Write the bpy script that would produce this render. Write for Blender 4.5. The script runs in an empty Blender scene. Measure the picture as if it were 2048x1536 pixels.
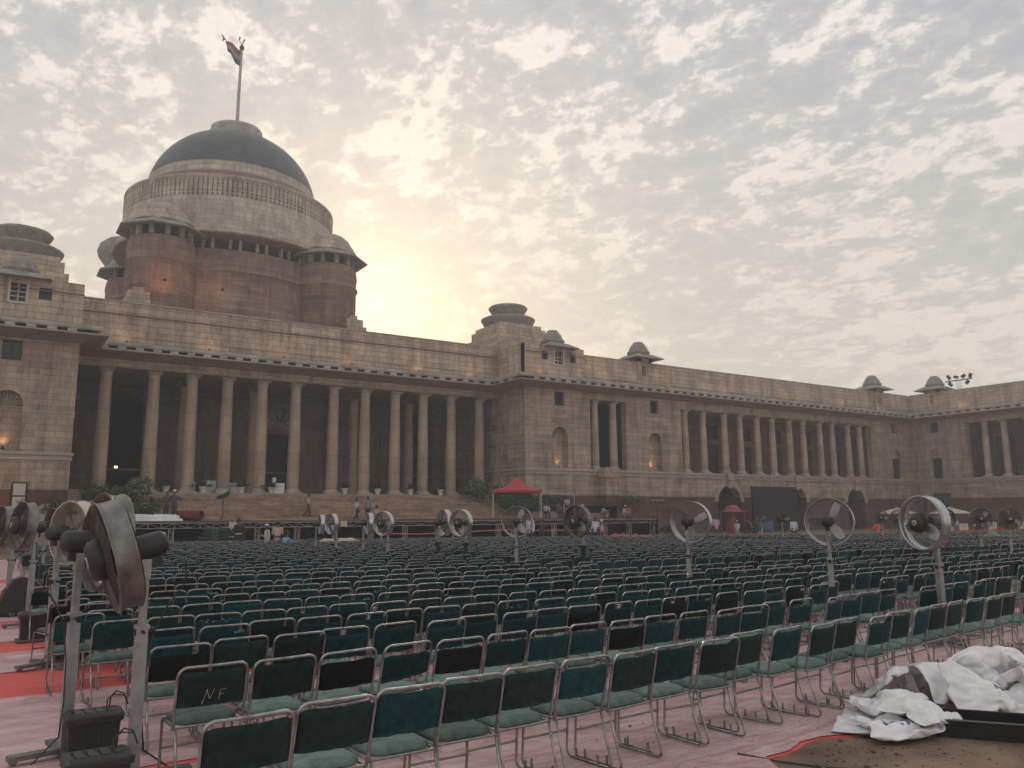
import bpy, bmesh, math, random
from math import sin, cos, pi, radians, sqrt, atan2, tan
from mathutils import Vector, Matrix, noise
from mathutils.geometry import tessellate_polygon
random.seed(7)
S = bpy.context.scene
COL = S.collection
# ------------------------------------------------------------------ camera
F, PIT, ROLL, YAW = 1622.9, 0.16115, 0.00555, 0.56935
cam_d = bpy.data.cameras.new('camera'); cam = bpy.data.objects.new('camera', cam_d); COL.objects.link(cam)
cam_d.sensor_width = 36; cam_d.lens = F/2048*36; cam_d.clip_start = .1; cam_d.clip_end = 3000
_f = Vector((sin(YAW)*cos(PIT), cos(YAW)*cos(PIT), sin(PIT))); _r = Vector((cos(YAW), -sin(YAW), 0)); _d = _f.cross(_r)
_R = cos(ROLL)*_r + sin(ROLL)*_d; _D = -sin(ROLL)*_r + cos(ROLL)*_d
cam.matrix_world = Matrix((( _R.x, -_D.x, -_f.x, 0), (_R.y, -_D.y, -_f.y, 0), (_R.z, -_D.z, -_f.z, 2.0), (0, 0, 0, 1)))
S.camera = cam
# ------------------------------------------------------------------ world and sun
SUN_AZ, SUN_EL = radians(22.4), radians(14.6)       # behind the palace, right of the dome
W = bpy.data.worlds.new('World'); S.world = W; W.use_nodes = True
wn, wl = W.node_tree.nodes, W.node_tree.links; wn.clear()
def wnode(t, **k):
    n = wn.new(t)
    for a, b in k.items(): setattr(n, a, b)
    return n
def wmath(op, a, b=None, clamp=False):
    n = wn.new('ShaderNodeMath'); n.operation = op; n.use_clamp = clamp
    for i, v in enumerate((a, b)):
        if v is None: continue
        if isinstance(v, (int, float)): n.inputs[i].default_value = v
        else: wl.new(v, n.inputs[i])
    return n.outputs[0]
def wmix(fac, a, b):
    n = wn.new('ShaderNodeMix'); n.data_type = 'RGBA'
    for s, v in ((0, fac), (6, a), (7, b)):
        if isinstance(v, (int, float, tuple)): n.inputs[s].default_value = v
        else: wl.new(v, n.inputs[s])
    return n.outputs[2]
def wramp(v, stops):
    n = wn.new('ShaderNodeValToRGB'); wl.new(v, n.inputs[0]); e = n.color_ramp.elements
    while len(e) < len(stops): e.new(.5)
    for i, (p, c) in enumerate(stops): e[i].position = p; e[i].color = (c, c, c, 1) if isinstance(c, (int, float)) else c
    return n.outputs[0]
sky = wnode('ShaderNodeTexSky', sky_type='NISHITA', sun_disc=False, sun_elevation=SUN_EL, sun_rotation=SUN_AZ, dust_density=4.0, air_density=1.5)
tc = wnode('ShaderNodeTexCoord'); sep = wnode('ShaderNodeSeparateXYZ'); wl.new(tc.outputs['Generated'], sep.inputs[0])
zz = wmath('MAXIMUM', sep.outputs[2], 0.0)
den = wmath('ADD', zz, 0.22)
cmb = wnode('ShaderNodeCombineXYZ'); wl.new(wmath('DIVIDE', sep.outputs[0], den), cmb.inputs[0]); wl.new(wmath('DIVIDE', sep.outputs[1], den), cmb.inputs[1])
def wnoise(scale, detail, rough, vec, dist=0.0, off=0.0):
    n = wnode('ShaderNodeTexNoise'); n.inputs['Scale'].default_value = scale; n.inputs['Detail'].default_value = detail
    n.inputs['Roughness'].default_value = rough; n.inputs['Distortion'].default_value = dist
    m = wnode('ShaderNodeMapping'); m.inputs['Location'].default_value = (off, off*.7, off*.3); m.inputs['Rotation'].default_value = (0, 0, .9); m.inputs['Scale'].default_value = (1.0, .85, 1.0)
    wl.new(vec, m.inputs[0]); wl.new(m.outputs[0], n.inputs['Vector']); return n.outputs['Fac']
n1 = wnoise(14.5, 9, .57, cmb.outputs[0], .1, 3.1)
n2 = wnoise(2.1, 3, .5, cmb.outputs[0], 0, 8.0)
n3 = wnoise(46.0, 6, .6, cmb.outputs[0], .2, 1.7)
puff = wmath('ADD', wmath('MULTIPLY', n1, .70), wmath('MULTIPLY', n3, .30))
puff = wmath('ADD', puff, wmath('MULTIPLY', wmath('SUBTRACT', n2, .5), .42))
cov = wramp(puff, [(.38, 0.0), (.56, 1.0)])                       # where the thin cloud is bright
edge = wramp(puff, [(.495, 0.0), (.58, 1.0), (.74, .6)])
hz = wramp(zz, [(.05, 1.0), (.50, 0.0)])                          # whitening towards the horizon
sd = Vector((sin(SUN_AZ)*cos(SUN_EL), cos(SUN_AZ)*cos(SUN_EL), sin(SUN_EL)))
dt = wnode('ShaderNodeVectorMath', operation='DOT_PRODUCT'); wl.new(tc.outputs['Generated'], dt.inputs[0]); dt.inputs[1].default_value = sd
g = wmath('MAXIMUM', dt.outputs['Value'], 0.0)
glow = wmath('ADD', wmath('MULTIPLY', wmath('POWER', g, 18.0), .045), wmath('MULTIPLY', wmath('POWER', g, 420.0), .45), True)
base = wmix(cov, (.36, .37, .40, 1), (.485, .468, .462, 1))
base = wmix(wmath('MULTIPLY', edge, .66), base, (.88, .815, .735, 1))
base = wmix(wmath('MULTIPLY', hz, .80), base, (.58, .53, .455, 1))
base = wmix(glow, base, (1.30, 1.10, .80, 1))
bgc = wnode('ShaderNodeBackground'); wl.new(base, bgc.inputs[0]); bgc.inputs[1].default_value = 1.0
bgs = wnode('ShaderNodeBackground'); wl.new(sky.outputs[0], bgs.inputs[0]); bgs.inputs[1].default_value = .07
mx = wnode('ShaderNodeMixShader'); mx.inputs[0].default_value = .88; wl.new(bgs.outputs[0], mx.inputs[1]); wl.new(bgc.outputs[0], mx.inputs[2])
wo = wnode('ShaderNodeOutputWorld'); wl.new(mx.outputs[0], wo.inputs[0])
sl = bpy.data.lights.new('sun', 'SUN'); sl.energy = .9; sl.angle = radians(12); sl.color = (1, .84, .66)
so = bpy.data.objects.new('sun', sl); COL.objects.link(so); so.rotation_euler = (-sd).to_track_quat('-Z', 'Y').to_euler(); so.location = (0, 0, 60)
S.view_settings.view_transform = 'Standard'; S.view_settings.look = 'None'; S.view_settings.exposure = 0.56; S.view_settings.gamma = 1.0
S.cycles.max_bounces = 6; S.cycles.volume_bounces = 0; S.cycles.use_adaptive_sampling = True

# ------------------------------------------------------------------ helpers
def tag(o, label=None, cat=None, group=None, kind=None):
    if label: o['label'] = label
    if cat: o['category'] = cat
    if group: o['group'] = group
    if kind: o['kind'] = kind
    return o
def thing(name, label, cat, loc=(0, 0, 0), rz=0, group=None):
    o = bpy.data.objects.new(name, None); COL.objects.link(o); o.location = loc; o.rotation_euler = (0, 0, rz)
    o.empty_display_size = .2
    return tag(o, label, cat, group)
class MB:
    def __init__(s): s.v = []; s.f = []; s.m = []; s.s = []
    def add(s, vs, fs, mat=0, smooth=False):
        b = len(s.v); s.v += [tuple(p) for p in vs]
        for f in fs: s.f.append(tuple(b+i for i in f)); s.m.append(mat); s.s.append(smooth)
    def box(s, a, b, mat=0):
        x0, y0, z0 = a; x1, y1, z1 = b
        s.add([(x0,y0,z0),(x1,y0,z0),(x1,y1,z0),(x0,y1,z0),(x0,y0,z1),(x1,y0,z1),(x1,y1,z1),(x0,y1,z1)],
              [(0,3,2,1),(4,5,6,7),(0,1,5,4),(1,2,6,5),(2,3,7,6),(3,0,4,7)], mat)
    def obox(s, c, sx, sy, sz, M=None, mat=0):
        M = M or Matrix.Identity(3); c = Vector(c)
        vs = [c + M @ Vector((i*sx/2, j*sy/2, k*sz/2)) for k in (-1,1) for i, j in ((-1,-1),(1,-1),(1,1),(-1,1))]
        s.add(vs, [(0,3,2,1),(4,5,6,7),(0,1,5,4),(1,2,6,5),(2,3,7,6),(3,0,4,7)], mat)
    def bar(s, a, b, w, mat=0, h=None):
        a = Vector(a); b = Vector(b); d = b-a; L = d.length
        if L < 1e-6: return
        q = d.to_track_quat('Z', 'Y').to_matrix(); s.obox((a+b)/2, w, h or w, L, q, mat)
    def tube(s, pts, r, n=6, mat=0, closed=False, caps=True):
        pts = [Vector(p) for p in pts]; N = len(pts); rs = r if isinstance(r, (list, tuple)) else [r]*N
        vs = []; up = None
        for i, p in enumerate(pts):
            if closed: t = pts[(i+1) % N]-pts[i-1]
            else: t = pts[min(i+1, N-1)]-pts[max(i-1, 0)]
            t = t.normalized() if t.length > 1e-9 else Vector((0,0,1))
            if up is None: up = Vector((0,0,1)) if abs(t.z) < .9 else Vector((1,0,0))
            a = t.cross(up)
            if a.length < 1e-5: a = t.orthogonal()
            a.normalize(); bb = a.cross(t).normalized(); up = bb
            for k in range(n):
                g = 2*pi*k/n; vs.append(p + rs[i]*(cos(g)*a + sin(g)*bb))
        fs = []; M = N if closed else N-1
        for i in range(M):
            j = (i+1) % N
            for k in range(n): fs.append((i*n+k, i*n+(k+1) % n, j*n+(k+1) % n, j*n+k))
        s.add(vs, fs, mat, True)
        if caps and not closed:
            s.add(vs[:n], [tuple(range(n))[::-1]], mat); s.add(vs[-n:], [tuple(range(n))], mat)
    def lathe(s, prof, c=(0,0,0), n=48, mat=0, smooth=True, a0=0, a1=2*pi, M=None):
        c = Vector(c); full = abs(a1-a0-2*pi) < 1e-6; K = n if full else n+1; vs = []
        for r, z in prof:
            for k in range(K):
                g = a0+(a1-a0)*k/n; p = Vector((r*cos(g), r*sin(g), z)); vs.append(c + (M @ p if M else p))
        fs = []
        for i in range(len(prof)-1):
            for k in range(n):
                k2 = (k+1) % K; fs.append((i*K+k, i*K+k2, (i+1)*K+k2, (i+1)*K+k))
        s.add(vs, fs, mat, smooth)
    def quad(s, a, b, c, d, mat=0): s.add([a, b, c, d], [(0,1,2,3)], mat)
    def build(s, name, mats, parent=None, loc=None, angle=None):
        me = bpy.data.meshes.new(name); me.from_pydata(s.v, [], s.f)
        for m in (mats if isinstance(mats, (list, tuple)) else [mats]): me.materials.append(m)
        me.polygons.foreach_set('material_index', s.m); me.polygons.foreach_set('use_smooth', s.s); me.update()
        o = bpy.data.objects.new(name, me); COL.objects.link(o)
        if parent: o.parent = parent
        if loc: o.location = loc
        return o
def ell(mb, c, rx, ry, rz, n=12):
    pr = [(sin(pi*i/8), -cos(pi*i/8)) for i in range(9)]; vs = [(c[0]+rx*r*cos(2*pi*k/n), c[1]+ry*r*sin(2*pi*k/n), c[2]+rz*z) for r, z in pr for k in range(n)]
    mb.add(vs, [(i*n+k, i*n+(k+1) % n, (i+1)*n+(k+1) % n, (i+1)*n+k) for i in range(8) for k in range(n)])
def copy_obj(o, parent=None, children=True):
    c = o.copy(); COL.objects.link(c); c.parent = parent
    if children:
        for ch in list(o.children): copy_obj(ch, c)
    return c
# ------------------------------------------------------------------ materials
def newmat(name):
    m = bpy.data.materials.new(name); m.use_nodes = True; nt = m.node_tree; b = nt.nodes['Principled BSDF']; return m, nt, b
def nnode(nt, t, **k):
    n = nt.nodes.new(t)
    for a, b in k.items(): setattr(n, a, b)
    return n
def nmath(nt, op, a, b=None, clamp=False):
    n = nt.nodes.new('ShaderNodeMath'); n.operation = op; n.use_clamp = clamp
    for i, v in enumerate((a, b)):
        if v is None: continue
        if isinstance(v, (int, float)): n.inputs[i].default_value = v
        else: nt.links.new(v, n.inputs[i])
    return n.outputs[0]
def nmix(nt, fac, a, b, mode='MIX'):
    n = nt.nodes.new('ShaderNodeMix'); n.data_type = 'RGBA'; n.blend_type = mode
    for s, v in ((0, fac), (6, a), (7, b)):
        if isinstance(v, (int, float)): n.inputs[s].default_value = v
        elif isinstance(v, tuple): n.inputs[s].default_value = v if len(v) == 4 else v+(1,)
        else: nt.links.new(v, n.inputs[s])
    return n.outputs[2]
def nnoise(nt, scale, detail=4, rough=.55, vec=None, dist=0):
    n = nt.nodes.new('ShaderNodeTexNoise'); n.inputs['Scale'].default_value = scale; n.inputs['Detail'].default_value = detail
    n.inputs['Roughness'].default_value = rough; n.inputs['Distortion'].default_value = dist
    if vec is not None: nt.links.new(vec, n.inputs['Vector'])
    return n.outputs['Fac']
def nramp(nt, v, stops):
    n = nt.nodes.new('ShaderNodeValToRGB'); nt.links.new(v, n.inputs[0]); e = n.color_ramp.elements
    while len(e) < len(stops): e.new(.5)
    for i, (p, c) in enumerate(stops): e[i].position = p; e[i].color = (c, c, c, 1) if isinstance(c, (int, float)) else tuple(c)+(1,)
    return n.outputs[0]
def simple(name, c, rough=.6, metal=0.0, var=.25, scale=8.0, bump=0.0, bscale=60.0, spec=None, rnd=0.0):
    m, nt, b = newmat(name)
    tcn = nnode(nt, 'ShaderNodeTexCoord'); v = nnoise(nt, scale, 5, .6, tcn.outputs['Object'])
    lo = tuple(x*(1-var) for x in c); hi = tuple(min(1, x*(1+var)) for x in c)
    col = nmix(nt, nramp(nt, v, [(.3, 0.0), (.7, 1.0)]), lo, hi)
    if rnd:
        oi = nnode(nt, 'ShaderNodeObjectInfo'); hsv = nnode(nt, 'ShaderNodeHueSaturation'); nt.links.new(col, hsv.inputs['Color'])
        nt.links.new(nmath(nt, 'ADD', nmath(nt, 'MULTIPLY', oi.outputs['Random'], 2*rnd), 1-rnd), hsv.inputs['Value']); col = hsv.outputs[0]
    nt.links.new(col, b.inputs['Base Color']); b.inputs['Roughness'].default_value = rough; b.inputs['Metallic'].default_value = metal
    if spec is not None: b.inputs['Specular IOR Level'].default_value = spec
    if bump:
        bn = nnode(nt, 'ShaderNodeBump'); bn.inputs['Strength'].default_value = bump; bn.inputs['Distance'].default_value = .02
        nt.links.new(nnoise(nt, bscale, 3, .6, tcn.outputs['Object']), bn.inputs['Height']); nt.links.new(bn.outputs[0], b.inputs['Normal'])
    return m
def stone(name, c1, c2, mortar, bw=1.35, rh=.46, red=None, polar=None, rough=.85, msize=.018, stain=.35):
    """ashlar masonry; red=(z, c1, c2): another stone below that level; polar=(cx, cy, r): courses round a drum"""
    m, nt, b = newmat(name)
    geo = nnode(nt, 'ShaderNodeNewGeometry'); sp = nnode(nt, 'ShaderNodeSeparateXYZ'); nt.links.new(geo.outputs['Position'], sp.inputs[0])
    if polar:
        dx = nmath(nt, 'SUBTRACT', sp.outputs[0], polar[0]); dy = nmath(nt, 'SUBTRACT', sp.outputs[1], polar[1])
        u = nmath(nt, 'MULTIPLY', nmath(nt, 'ARCTAN2', dy, dx), polar[2])
    else: u = nmath(nt, 'ADD', sp.outputs[0], sp.outputs[1])
    cb = nnode(nt, 'ShaderNodeCombineXYZ'); nt.links.new(u, cb.inputs[0]); nt.links.new(sp.outputs[2], cb.inputs[1])
    br = nnode(nt, 'ShaderNodeTexBrick'); nt.links.new(cb.outputs[0], br.inputs['Vector'])
    for k, v in (('Scale', 1.0), ('Mortar Size', msize), ('Mortar Smooth', .3), ('Bias', -.1), ('Brick Width', bw), ('Row Height', rh)): br.inputs[k].default_value = v
    br.inputs['Color1'].default_value = c1+(1,); br.inputs['Color2'].default_value = c2+(1,); br.inputs['Mortar'].default_value = mortar+(1,)
    br.offset = .5; br.squash = 1.0
    col = br.outputs['Color']
    # a second, coarser tone change from block to block
    br2 = nnode(nt, 'ShaderNodeTexBrick'); nt.links.new(cb.outputs[0], br2.inputs['Vector'])
    for k, v in (('Scale', 1.0), ('Mortar Size', 0.0), ('Bias', .2), ('Brick Width', bw*2.0), ('Row Height', rh)): br2.inputs[k].default_value = v
    br2.inputs['Color1'].default_value = (.82, .80, .80, 1); br2.inputs['Color2'].default_value = (1.10, 1.08, 1.05, 1); br2.offset = .37
    if red:
        br3 = nnode(nt, 'ShaderNodeTexBrick'); nt.links.new(cb.outputs[0], br3.inputs['Vector'])
        for k, v in (('Scale', 1.0), ('Mortar Size', msize), ('Mortar Smooth', .3), ('Bias', 0), ('Brick Width', bw*1.3), ('Row Height', rh*1.2)): br3.inputs[k].default_value = v
        br3.inputs['Color1'].default_value = red[1]+(1,); br3.inputs['Color2'].default_value = red[2]+(1,); br3.inputs['Mortar'].default_value = tuple(x*.6 for x in red[1])+(1,)
        col = nmix(nt, nmath(nt, 'LESS_THAN', sp.outputs[2], red[0]), col, br3.outputs['Color'])
    col = nmix(nt, 1.0, col, br2.outputs['Color'], 'MULTIPLY')
    mp = nnode(nt, 'ShaderNodeMapping'); mp.inputs['Scale'].default_value = (1, 1, .28); nt.links.new(geo.outputs['Position'], mp.inputs[0])
    st = nramp(nt, nnoise(nt, .8, 7, .68, mp.outputs[0], .4), [(.36, 1-stain), (.6, 1.08)])
    col = nmix(nt, 1.0, col, st, 'MULTIPLY')
    mp3 = nnode(nt, 'ShaderNodeMapping'); mp3.inputs['Scale'].default_value = (1.6, 1.6, .10); nt.links.new(geo.outputs['Position'], mp3.inputs[0])
    stk = nramp(nt, nnoise(nt, 1.5, 6, .62, mp3.outputs[0], .15), [(.34, .74), (.52, 1.03)])
    col = nmix(nt, .8, col, stk, 'MULTIPLY')
    fine = nramp(nt, nnoise(nt, 9, 4, .6, geo.outputs['Position']), [(.25, .86), (.75, 1.12)])
    col = nmix(nt, 1.0, col, fine, 'MULTIPLY')
    nt.links.new(col, b.inputs['Base Color']); b.inputs['Roughness'].default_value = rough; b.inputs['Specular IOR Level'].default_value = .25
    bn = nnode(nt, 'ShaderNodeBump'); bn.inputs['Strength'].default_value = .5; bn.inputs['Distance'].default_value = .03; bn.invert = True
    nt.links.new(br.outputs['Fac'], bn.inputs['Height']); nt.links.new(bn.outputs[0], b.inputs['Normal'])
    return m
CREAM1, CREAM2, CMORT = (.475, .375, .305), (.40, .31, .255), (.25, .19, .155)
RED1, RED2 = (.17, .092, .08), (.125, .070, .063)
M = {}
M['facade'] = stone('cream_sandstone', CREAM1, CREAM2, CMORT, red=(4.05, RED1, RED2))
M['attic'] = stone('attic_sandstone', (.56, .455, .365), (.485, .385, .31), (.2, .16, .13), 1.5, .5, msize=.02)
M['trim'] = simple('stone_trim', (.42, .36, .31), .85, var=.22, scale=1.2)
M['lip'] = simple('grey_stone', (.43, .40, .37), .85, var=.3, scale=.9)
M['chajja'] = simple('pink_stone', (.50, .36, .36), .8, var=.15, scale=.8)
M['band'] = simple('maroon_stone', (.20, .115, .105), .8, var=.2, scale=1)
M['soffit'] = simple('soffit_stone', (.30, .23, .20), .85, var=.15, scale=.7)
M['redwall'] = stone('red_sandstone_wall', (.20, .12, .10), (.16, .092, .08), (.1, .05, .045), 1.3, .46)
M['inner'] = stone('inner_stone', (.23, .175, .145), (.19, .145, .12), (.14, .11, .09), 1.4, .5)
M['column'] = stone('column_stone', (.52, .40, .31), (.45, .345, .265), (.27, .2, .16), 60.0, 1.55, msize=.02, stain=.25)
M['drum'] = stone('drum_red_stone', (.34, .225, .19), (.265, .17, .148), (.14, .09, .08), 1.6, .5, polar=(24.9, 109.5, 12.6), stain=.3)
M['drumtop'] = stone('drum_cream_stone', (.52, .45, .38), (.43, .37, .31), (.2, .17, .14), 1.5, .62, polar=(24.9, 109.5, 13.4), stain=.3)
M['domemetal'] = simple('dark_copper_dome', (.092, .100, .110), .45, .35, var=.3, scale=.6)
M['paving'] = stone('step_stone', (.42, .30, .225), (.35, .245, .185), (.24, .17, .13), 1.6, .158, msize=.008)
M['terrace'] = simple('terrace_stone', (.34, .26, .21), .8, var=.2, scale=.7)
M['glassdark'] = simple('dark_glass', (.015, .017, .02), .15, 0, var=.1)
M['kiosk'] = simple('weathered_backlit_stone', (.27, .25, .23), .9, var=.3, scale=1.5)  # weathered stone, darkened further to carry the backlit shade of the kiosks
M['darkwood'] = simple('dark_door_wood', (.022, .017, .015), .5, var=.3)
M['whitewood'] = simple('white_window_frame', (.55, .5, .44), .6, var=.1)
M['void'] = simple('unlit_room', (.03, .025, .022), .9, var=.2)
M['silver'] = simple('scratched_aluminium', (.33, .33, .34), .38, .85, var=.2, scale=5)
M['truss'] = simple('truss_aluminium', (.36, .36, .37), .4, .8, var=.2, scale=3)
M['blackpl'] = simple('black_plastic', (.034, .033, .034), .5, 0, var=.35, scale=6, bump=.15)
M['blackcloth'] = simple('black_cloth', (.012, .011, .012), .95, var=.3)
M['steeltube'] = simple('worn_steel_tube', (.31, .31, .305), .28, .9, var=.45, scale=11)
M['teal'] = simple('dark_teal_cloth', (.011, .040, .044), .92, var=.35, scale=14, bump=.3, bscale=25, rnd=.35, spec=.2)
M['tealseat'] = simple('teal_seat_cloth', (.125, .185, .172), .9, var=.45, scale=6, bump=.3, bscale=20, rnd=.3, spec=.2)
M['nearblack'] = simple('near_black_cloth', (.009, .012, .013), .9, var=.4, scale=10, bump=.3, bscale=25, rnd=.3, spec=.2)
M['greygreen'] = simple('grey_green_cloth', (.016, .030, .029), .92, var=.35, scale=12, bump=.3, bscale=25, rnd=.25, spec=.2)
M['foam'] = simple('torn_foam', (.30, .34, .31), .9, var=.4, scale=30)
M['chalk'] = simple('chalk_paint', (.42, .38, .30), .9, var=.35, scale=60)
M['white'] = simple('white_plastic', (.66, .66, .66), .5, var=.1)
M['whitecloth'] = simple('white_dust_sheet', (.62, .63, .66), .8, var=.15, scale=2, bump=.3, bscale=6)
M['redcanvas'] = simple('red_canvas', (.42, .045, .06), .7, var=.18, scale=2)
M['pinkcanvas'] = simple('dull_red_paint', (.30, .07, .07), .6, var=.2, scale=2)
M['creamcanvas'] = simple('cream_canvas', (.55, .45, .33), .8, var=.1)
M['orange'] = simple('orange_cloth', (.62, .09, .03), .8, var=.25, scale=6)
M['tape'] = simple('barrier_tape', (.55, .16, .10), .6, var=.2)
M['blue'] = simple('blue_board_paint', (.05, .10, .22), .6, var=.2)
M['card'] = simple('pale_card', (.58, .50, .48), .8, var=.08)
M['terracotta'] = simple('terracotta', (.24, .075, .045), .85, var=.2)
M['leafdark'] = simple('dark_leaf', (.034, .070, .030), .6, var=.4, scale=2, rnd=.2)
M['leafmid'] = simple('mid_leaf', (.065, .12, .045), .6, var=.35, scale=2)
M['leafpale'] = simple('pale_leaf', (.20, .22, .09), .6, var=.3, scale=2)
M['flower'] = simple('white_flower', (.55, .52, .45), .7, var=.1)
M['bark'] = simple('woody_stem', (.10, .075, .05), .9, var=.3)
M['rollcarpet'] = simple('rolled_red_carpet', (.16, .035, .04), .95, var=.2)
M['greenboard'] = simple('dark_green_board', (.012, .040, .028), .6, var=.3)
M['gun'] = simple('gun_metal', (.03, .03, .032), .45, .5, var=.3)
M['brass'] = simple('brass', (.30, .22, .10), .4, .8, var=.2)
M['rim_chrome'] = simple('chromed_fan_rim', (.48, .49, .51), .34, .95, var=.12, scale=4)
M['rim_rust'] = simple('dull_grey_fan_rim', (.20, .197, .188), .42, .7, var=.4, scale=5, bump=.15, bscale=12)
M['wire'] = simple('grille_wire', (.30, .29, .29), .35, .9, var=.3)
M['wiredark'] = simple('rusty_grille_wire', (.10, .08, .075), .6, .5, var=.3)
M['polegrey'] = simple('grey_painted_steel', (.33, .33, .34), .45, .45, var=.3, scale=5, bump=.1, bscale=20)
M['skin'] = simple('brown_skin', (.17, .085, .052), .55, var=.12)
M['hair'] = simple('black_hair', (.012, .010, .009), .6, var=.2)
def emis(name, c, s):
    m, nt, b = newmat(name); b.inputs['Base Color'].default_value = c+(1,); b.inputs['Emission Color'].default_value = c+(1,); b.inputs['Emission Strength'].default_value = s; return m
M['lampglow'] = emis('lit_lamp_glass', (1.0, .62, .28), 3.0)
# ------------------------------------------------------------------ ground
CX = 24.9
g = MB(); g.box((-110, -40, -.6), (200, 200, 0)); gm = simple('dry_earth', (.20, .135, .095), .95, var=.45, scale=1.4, bump=.9, bscale=9)
tag(g.build('ground', gm), kind='structure')
def carpet_mat():
    m, nt, b = newmat('red_carpet'); geo = nnode(nt, 'ShaderNodeNewGeometry')
    v = nnoise(nt, 3, 6, .65, geo.outputs['Position'])
    nt.links.new(nmix(nt, v, (.58, .10, .095), (.76, .19, .17)), b.inputs['Base Color']); b.inputs['Roughness'].default_value = .95; b.inputs['Specular IOR Level'].default_value = .1
    return m
CE = lambda x: 4.78+.10*max(0, min(x, 7)-5.4)-.12*max(0, x-7)+.10*sin(x*2.3)+.05*sin(x*6.1)       # ragged near edge on the right
cb_ = MB(); xs = [-7+i*.25 for i in range(420)]
lo = [(x, (-3.0 if x < 4.3 else (-3.0+(CE(5.4)+3.0)*min(1, ((x-4.3)/1.1))**.6 if x < 5.4 else CE(x))), .012) for x in xs]
for i in range(len(xs)-1):
    a, b = lo[i], lo[i+1]; cb_.quad(a, b, (b[0], 48, .012), (a[0], 48, .012)); cb_.quad((a[0], a[1], -.01), (b[0], b[1], -.01), b, a)
tag(cb_.build('red_carpet', carpet_mat()), kind='structure')
def plastic_mat():
    m, nt, b = newmat('clear_floor_plastic'); geo = nnode(nt, 'ShaderNodeNewGeometry')
    mp = nnode(nt, 'ShaderNodeMapping'); mp.inputs['Scale'].default_value = (.6, 1.6, 1); mp.inputs['Rotation'].default_value = (0, 0, .25); nt.links.new(geo.outputs['Position'], mp.inputs[0])
    v = nnoise(nt, 2.2, 8, .72, mp.outputs[0], 1.2); v2 = nnoise(nt, 14, 5, .6, mp.outputs[0], 2.5)
    sp = nnode(nt, 'ShaderNodeSeparateXYZ'); nt.links.new(geo.outputs['Position'], sp.inputs[0])
    col = nmix(nt, nramp(nt, v, [(.32, 0.0), (.66, 1.0)]), (.54, .265, .285), (.82, .59, .63))
    col = nmix(nt, nramp(nt, v2, [(.60, 0.0), (.75, .55)]), col, (.72, .60, .62))
    # dusty brown footprints and spills
    v3 = nramp(nt, nnoise(nt, 1.1, 6, .7, geo.outputs['Position'], .6), [(.54, 0.0), (.68, .55)])
    col = nmix(nt, v3, col, (.36, .19, .17))
    nt.links.new(col, b.inputs['Base Color']); b.inputs['Roughness'].default_value = .42; b.inputs['Specular IOR Level'].default_value = .35
    bn = nnode(nt, 'ShaderNodeBump'); bn.inputs['Strength'].default_value = .8; bn.inputs['Distance'].default_value = .035
    mp2 = nnode(nt, 'ShaderNodeMapping'); mp2.inputs['Scale'].default_value = (.5, 2.6, 1); mp2.inputs['Rotation'].default_value = (0, 0, -.35); nt.links.new(geo.outputs['Position'], mp2.inputs[0])
    v5 = nmath(nt, 'ABSOLUTE', nmath(nt, 'SUBTRACT', nnoise(nt, 2.0, 4, .6, mp2.outputs[0], 1.0), .5)); cr = nmath(nt, 'SUBTRACT', 1.0, nmath(nt, 'MULTIPLY', v5, 14.0), True)
    nt.links.new(nmath(nt, 'ADD', nmath(nt, 'ADD', v, nmath(nt, 'MULTIPLY', v2, .35)), nmath(nt, 'MULTIPLY', cr, .5)), bn.inputs['Height']); nt.links.new(bn.outputs[0], b.inputs['Normal'])
    return m
PM = plastic_mat()
def sheet(y0, y1, x0, x1, seed, z=.018, front=None):
    mb = MB(); r = random.Random(seed); n = int((x1-x0)/.3); top = []; bot = []
    for i in range(n+1):
        x = x0+(x1-x0)*i/n
        w = .14*noise.noise(Vector((x*.7, seed, 0)))+.05*noise.noise(Vector((x*3, seed, 4)))
        w2 = .14*noise.noise(Vector((x*.7, seed+50, 0)))+.05*noise.noise(Vector((x*3, seed+50, 4)))
        ya = y0+w if front is None else max(y0+w, front(x)); yb = y1+w2
        bot.append((x, ya, z)); top.append((x, max(yb, ya+.02), z))
    for i in range(n): mb.quad(bot[i], bot[i+1], top[i+1], top[i])
    tag(mb.build('plastic_sheet', PM), kind='structure')
fr = lambda x: -3 if x < 4.3 else (-3.0+(CE(5.4)+3.0)*min(1, ((x-4.3)/1.1))**.6+.02 if x < 5.4 else CE(x)+.035+.03*noise.noise(Vector((x*3, 1, 0))))
ys = [(-2.9, 7.35), (7.48, 11.15), (12.95, 14.75), (16.05, 18.15), (19.0, 21.2), (22.1, 25.6), (27.2, 30.4), (32.0, 47.5)]
for i, (a, b) in enumerate(ys):
    sheet(a, b, -6.8, 3.6, i*3.3, z=.018+.0012*(i % 3), front=fr if i == 0 else None)
sheet(-2.9, 12.3, 3.2, 97, 91, z=.0225, front=fr); sheet(12.45, 22.2, 2.9, 97, 93, z=.0215); sheet(22.35, 47.5, 3.0, 97, 95, z=.0225)

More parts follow.
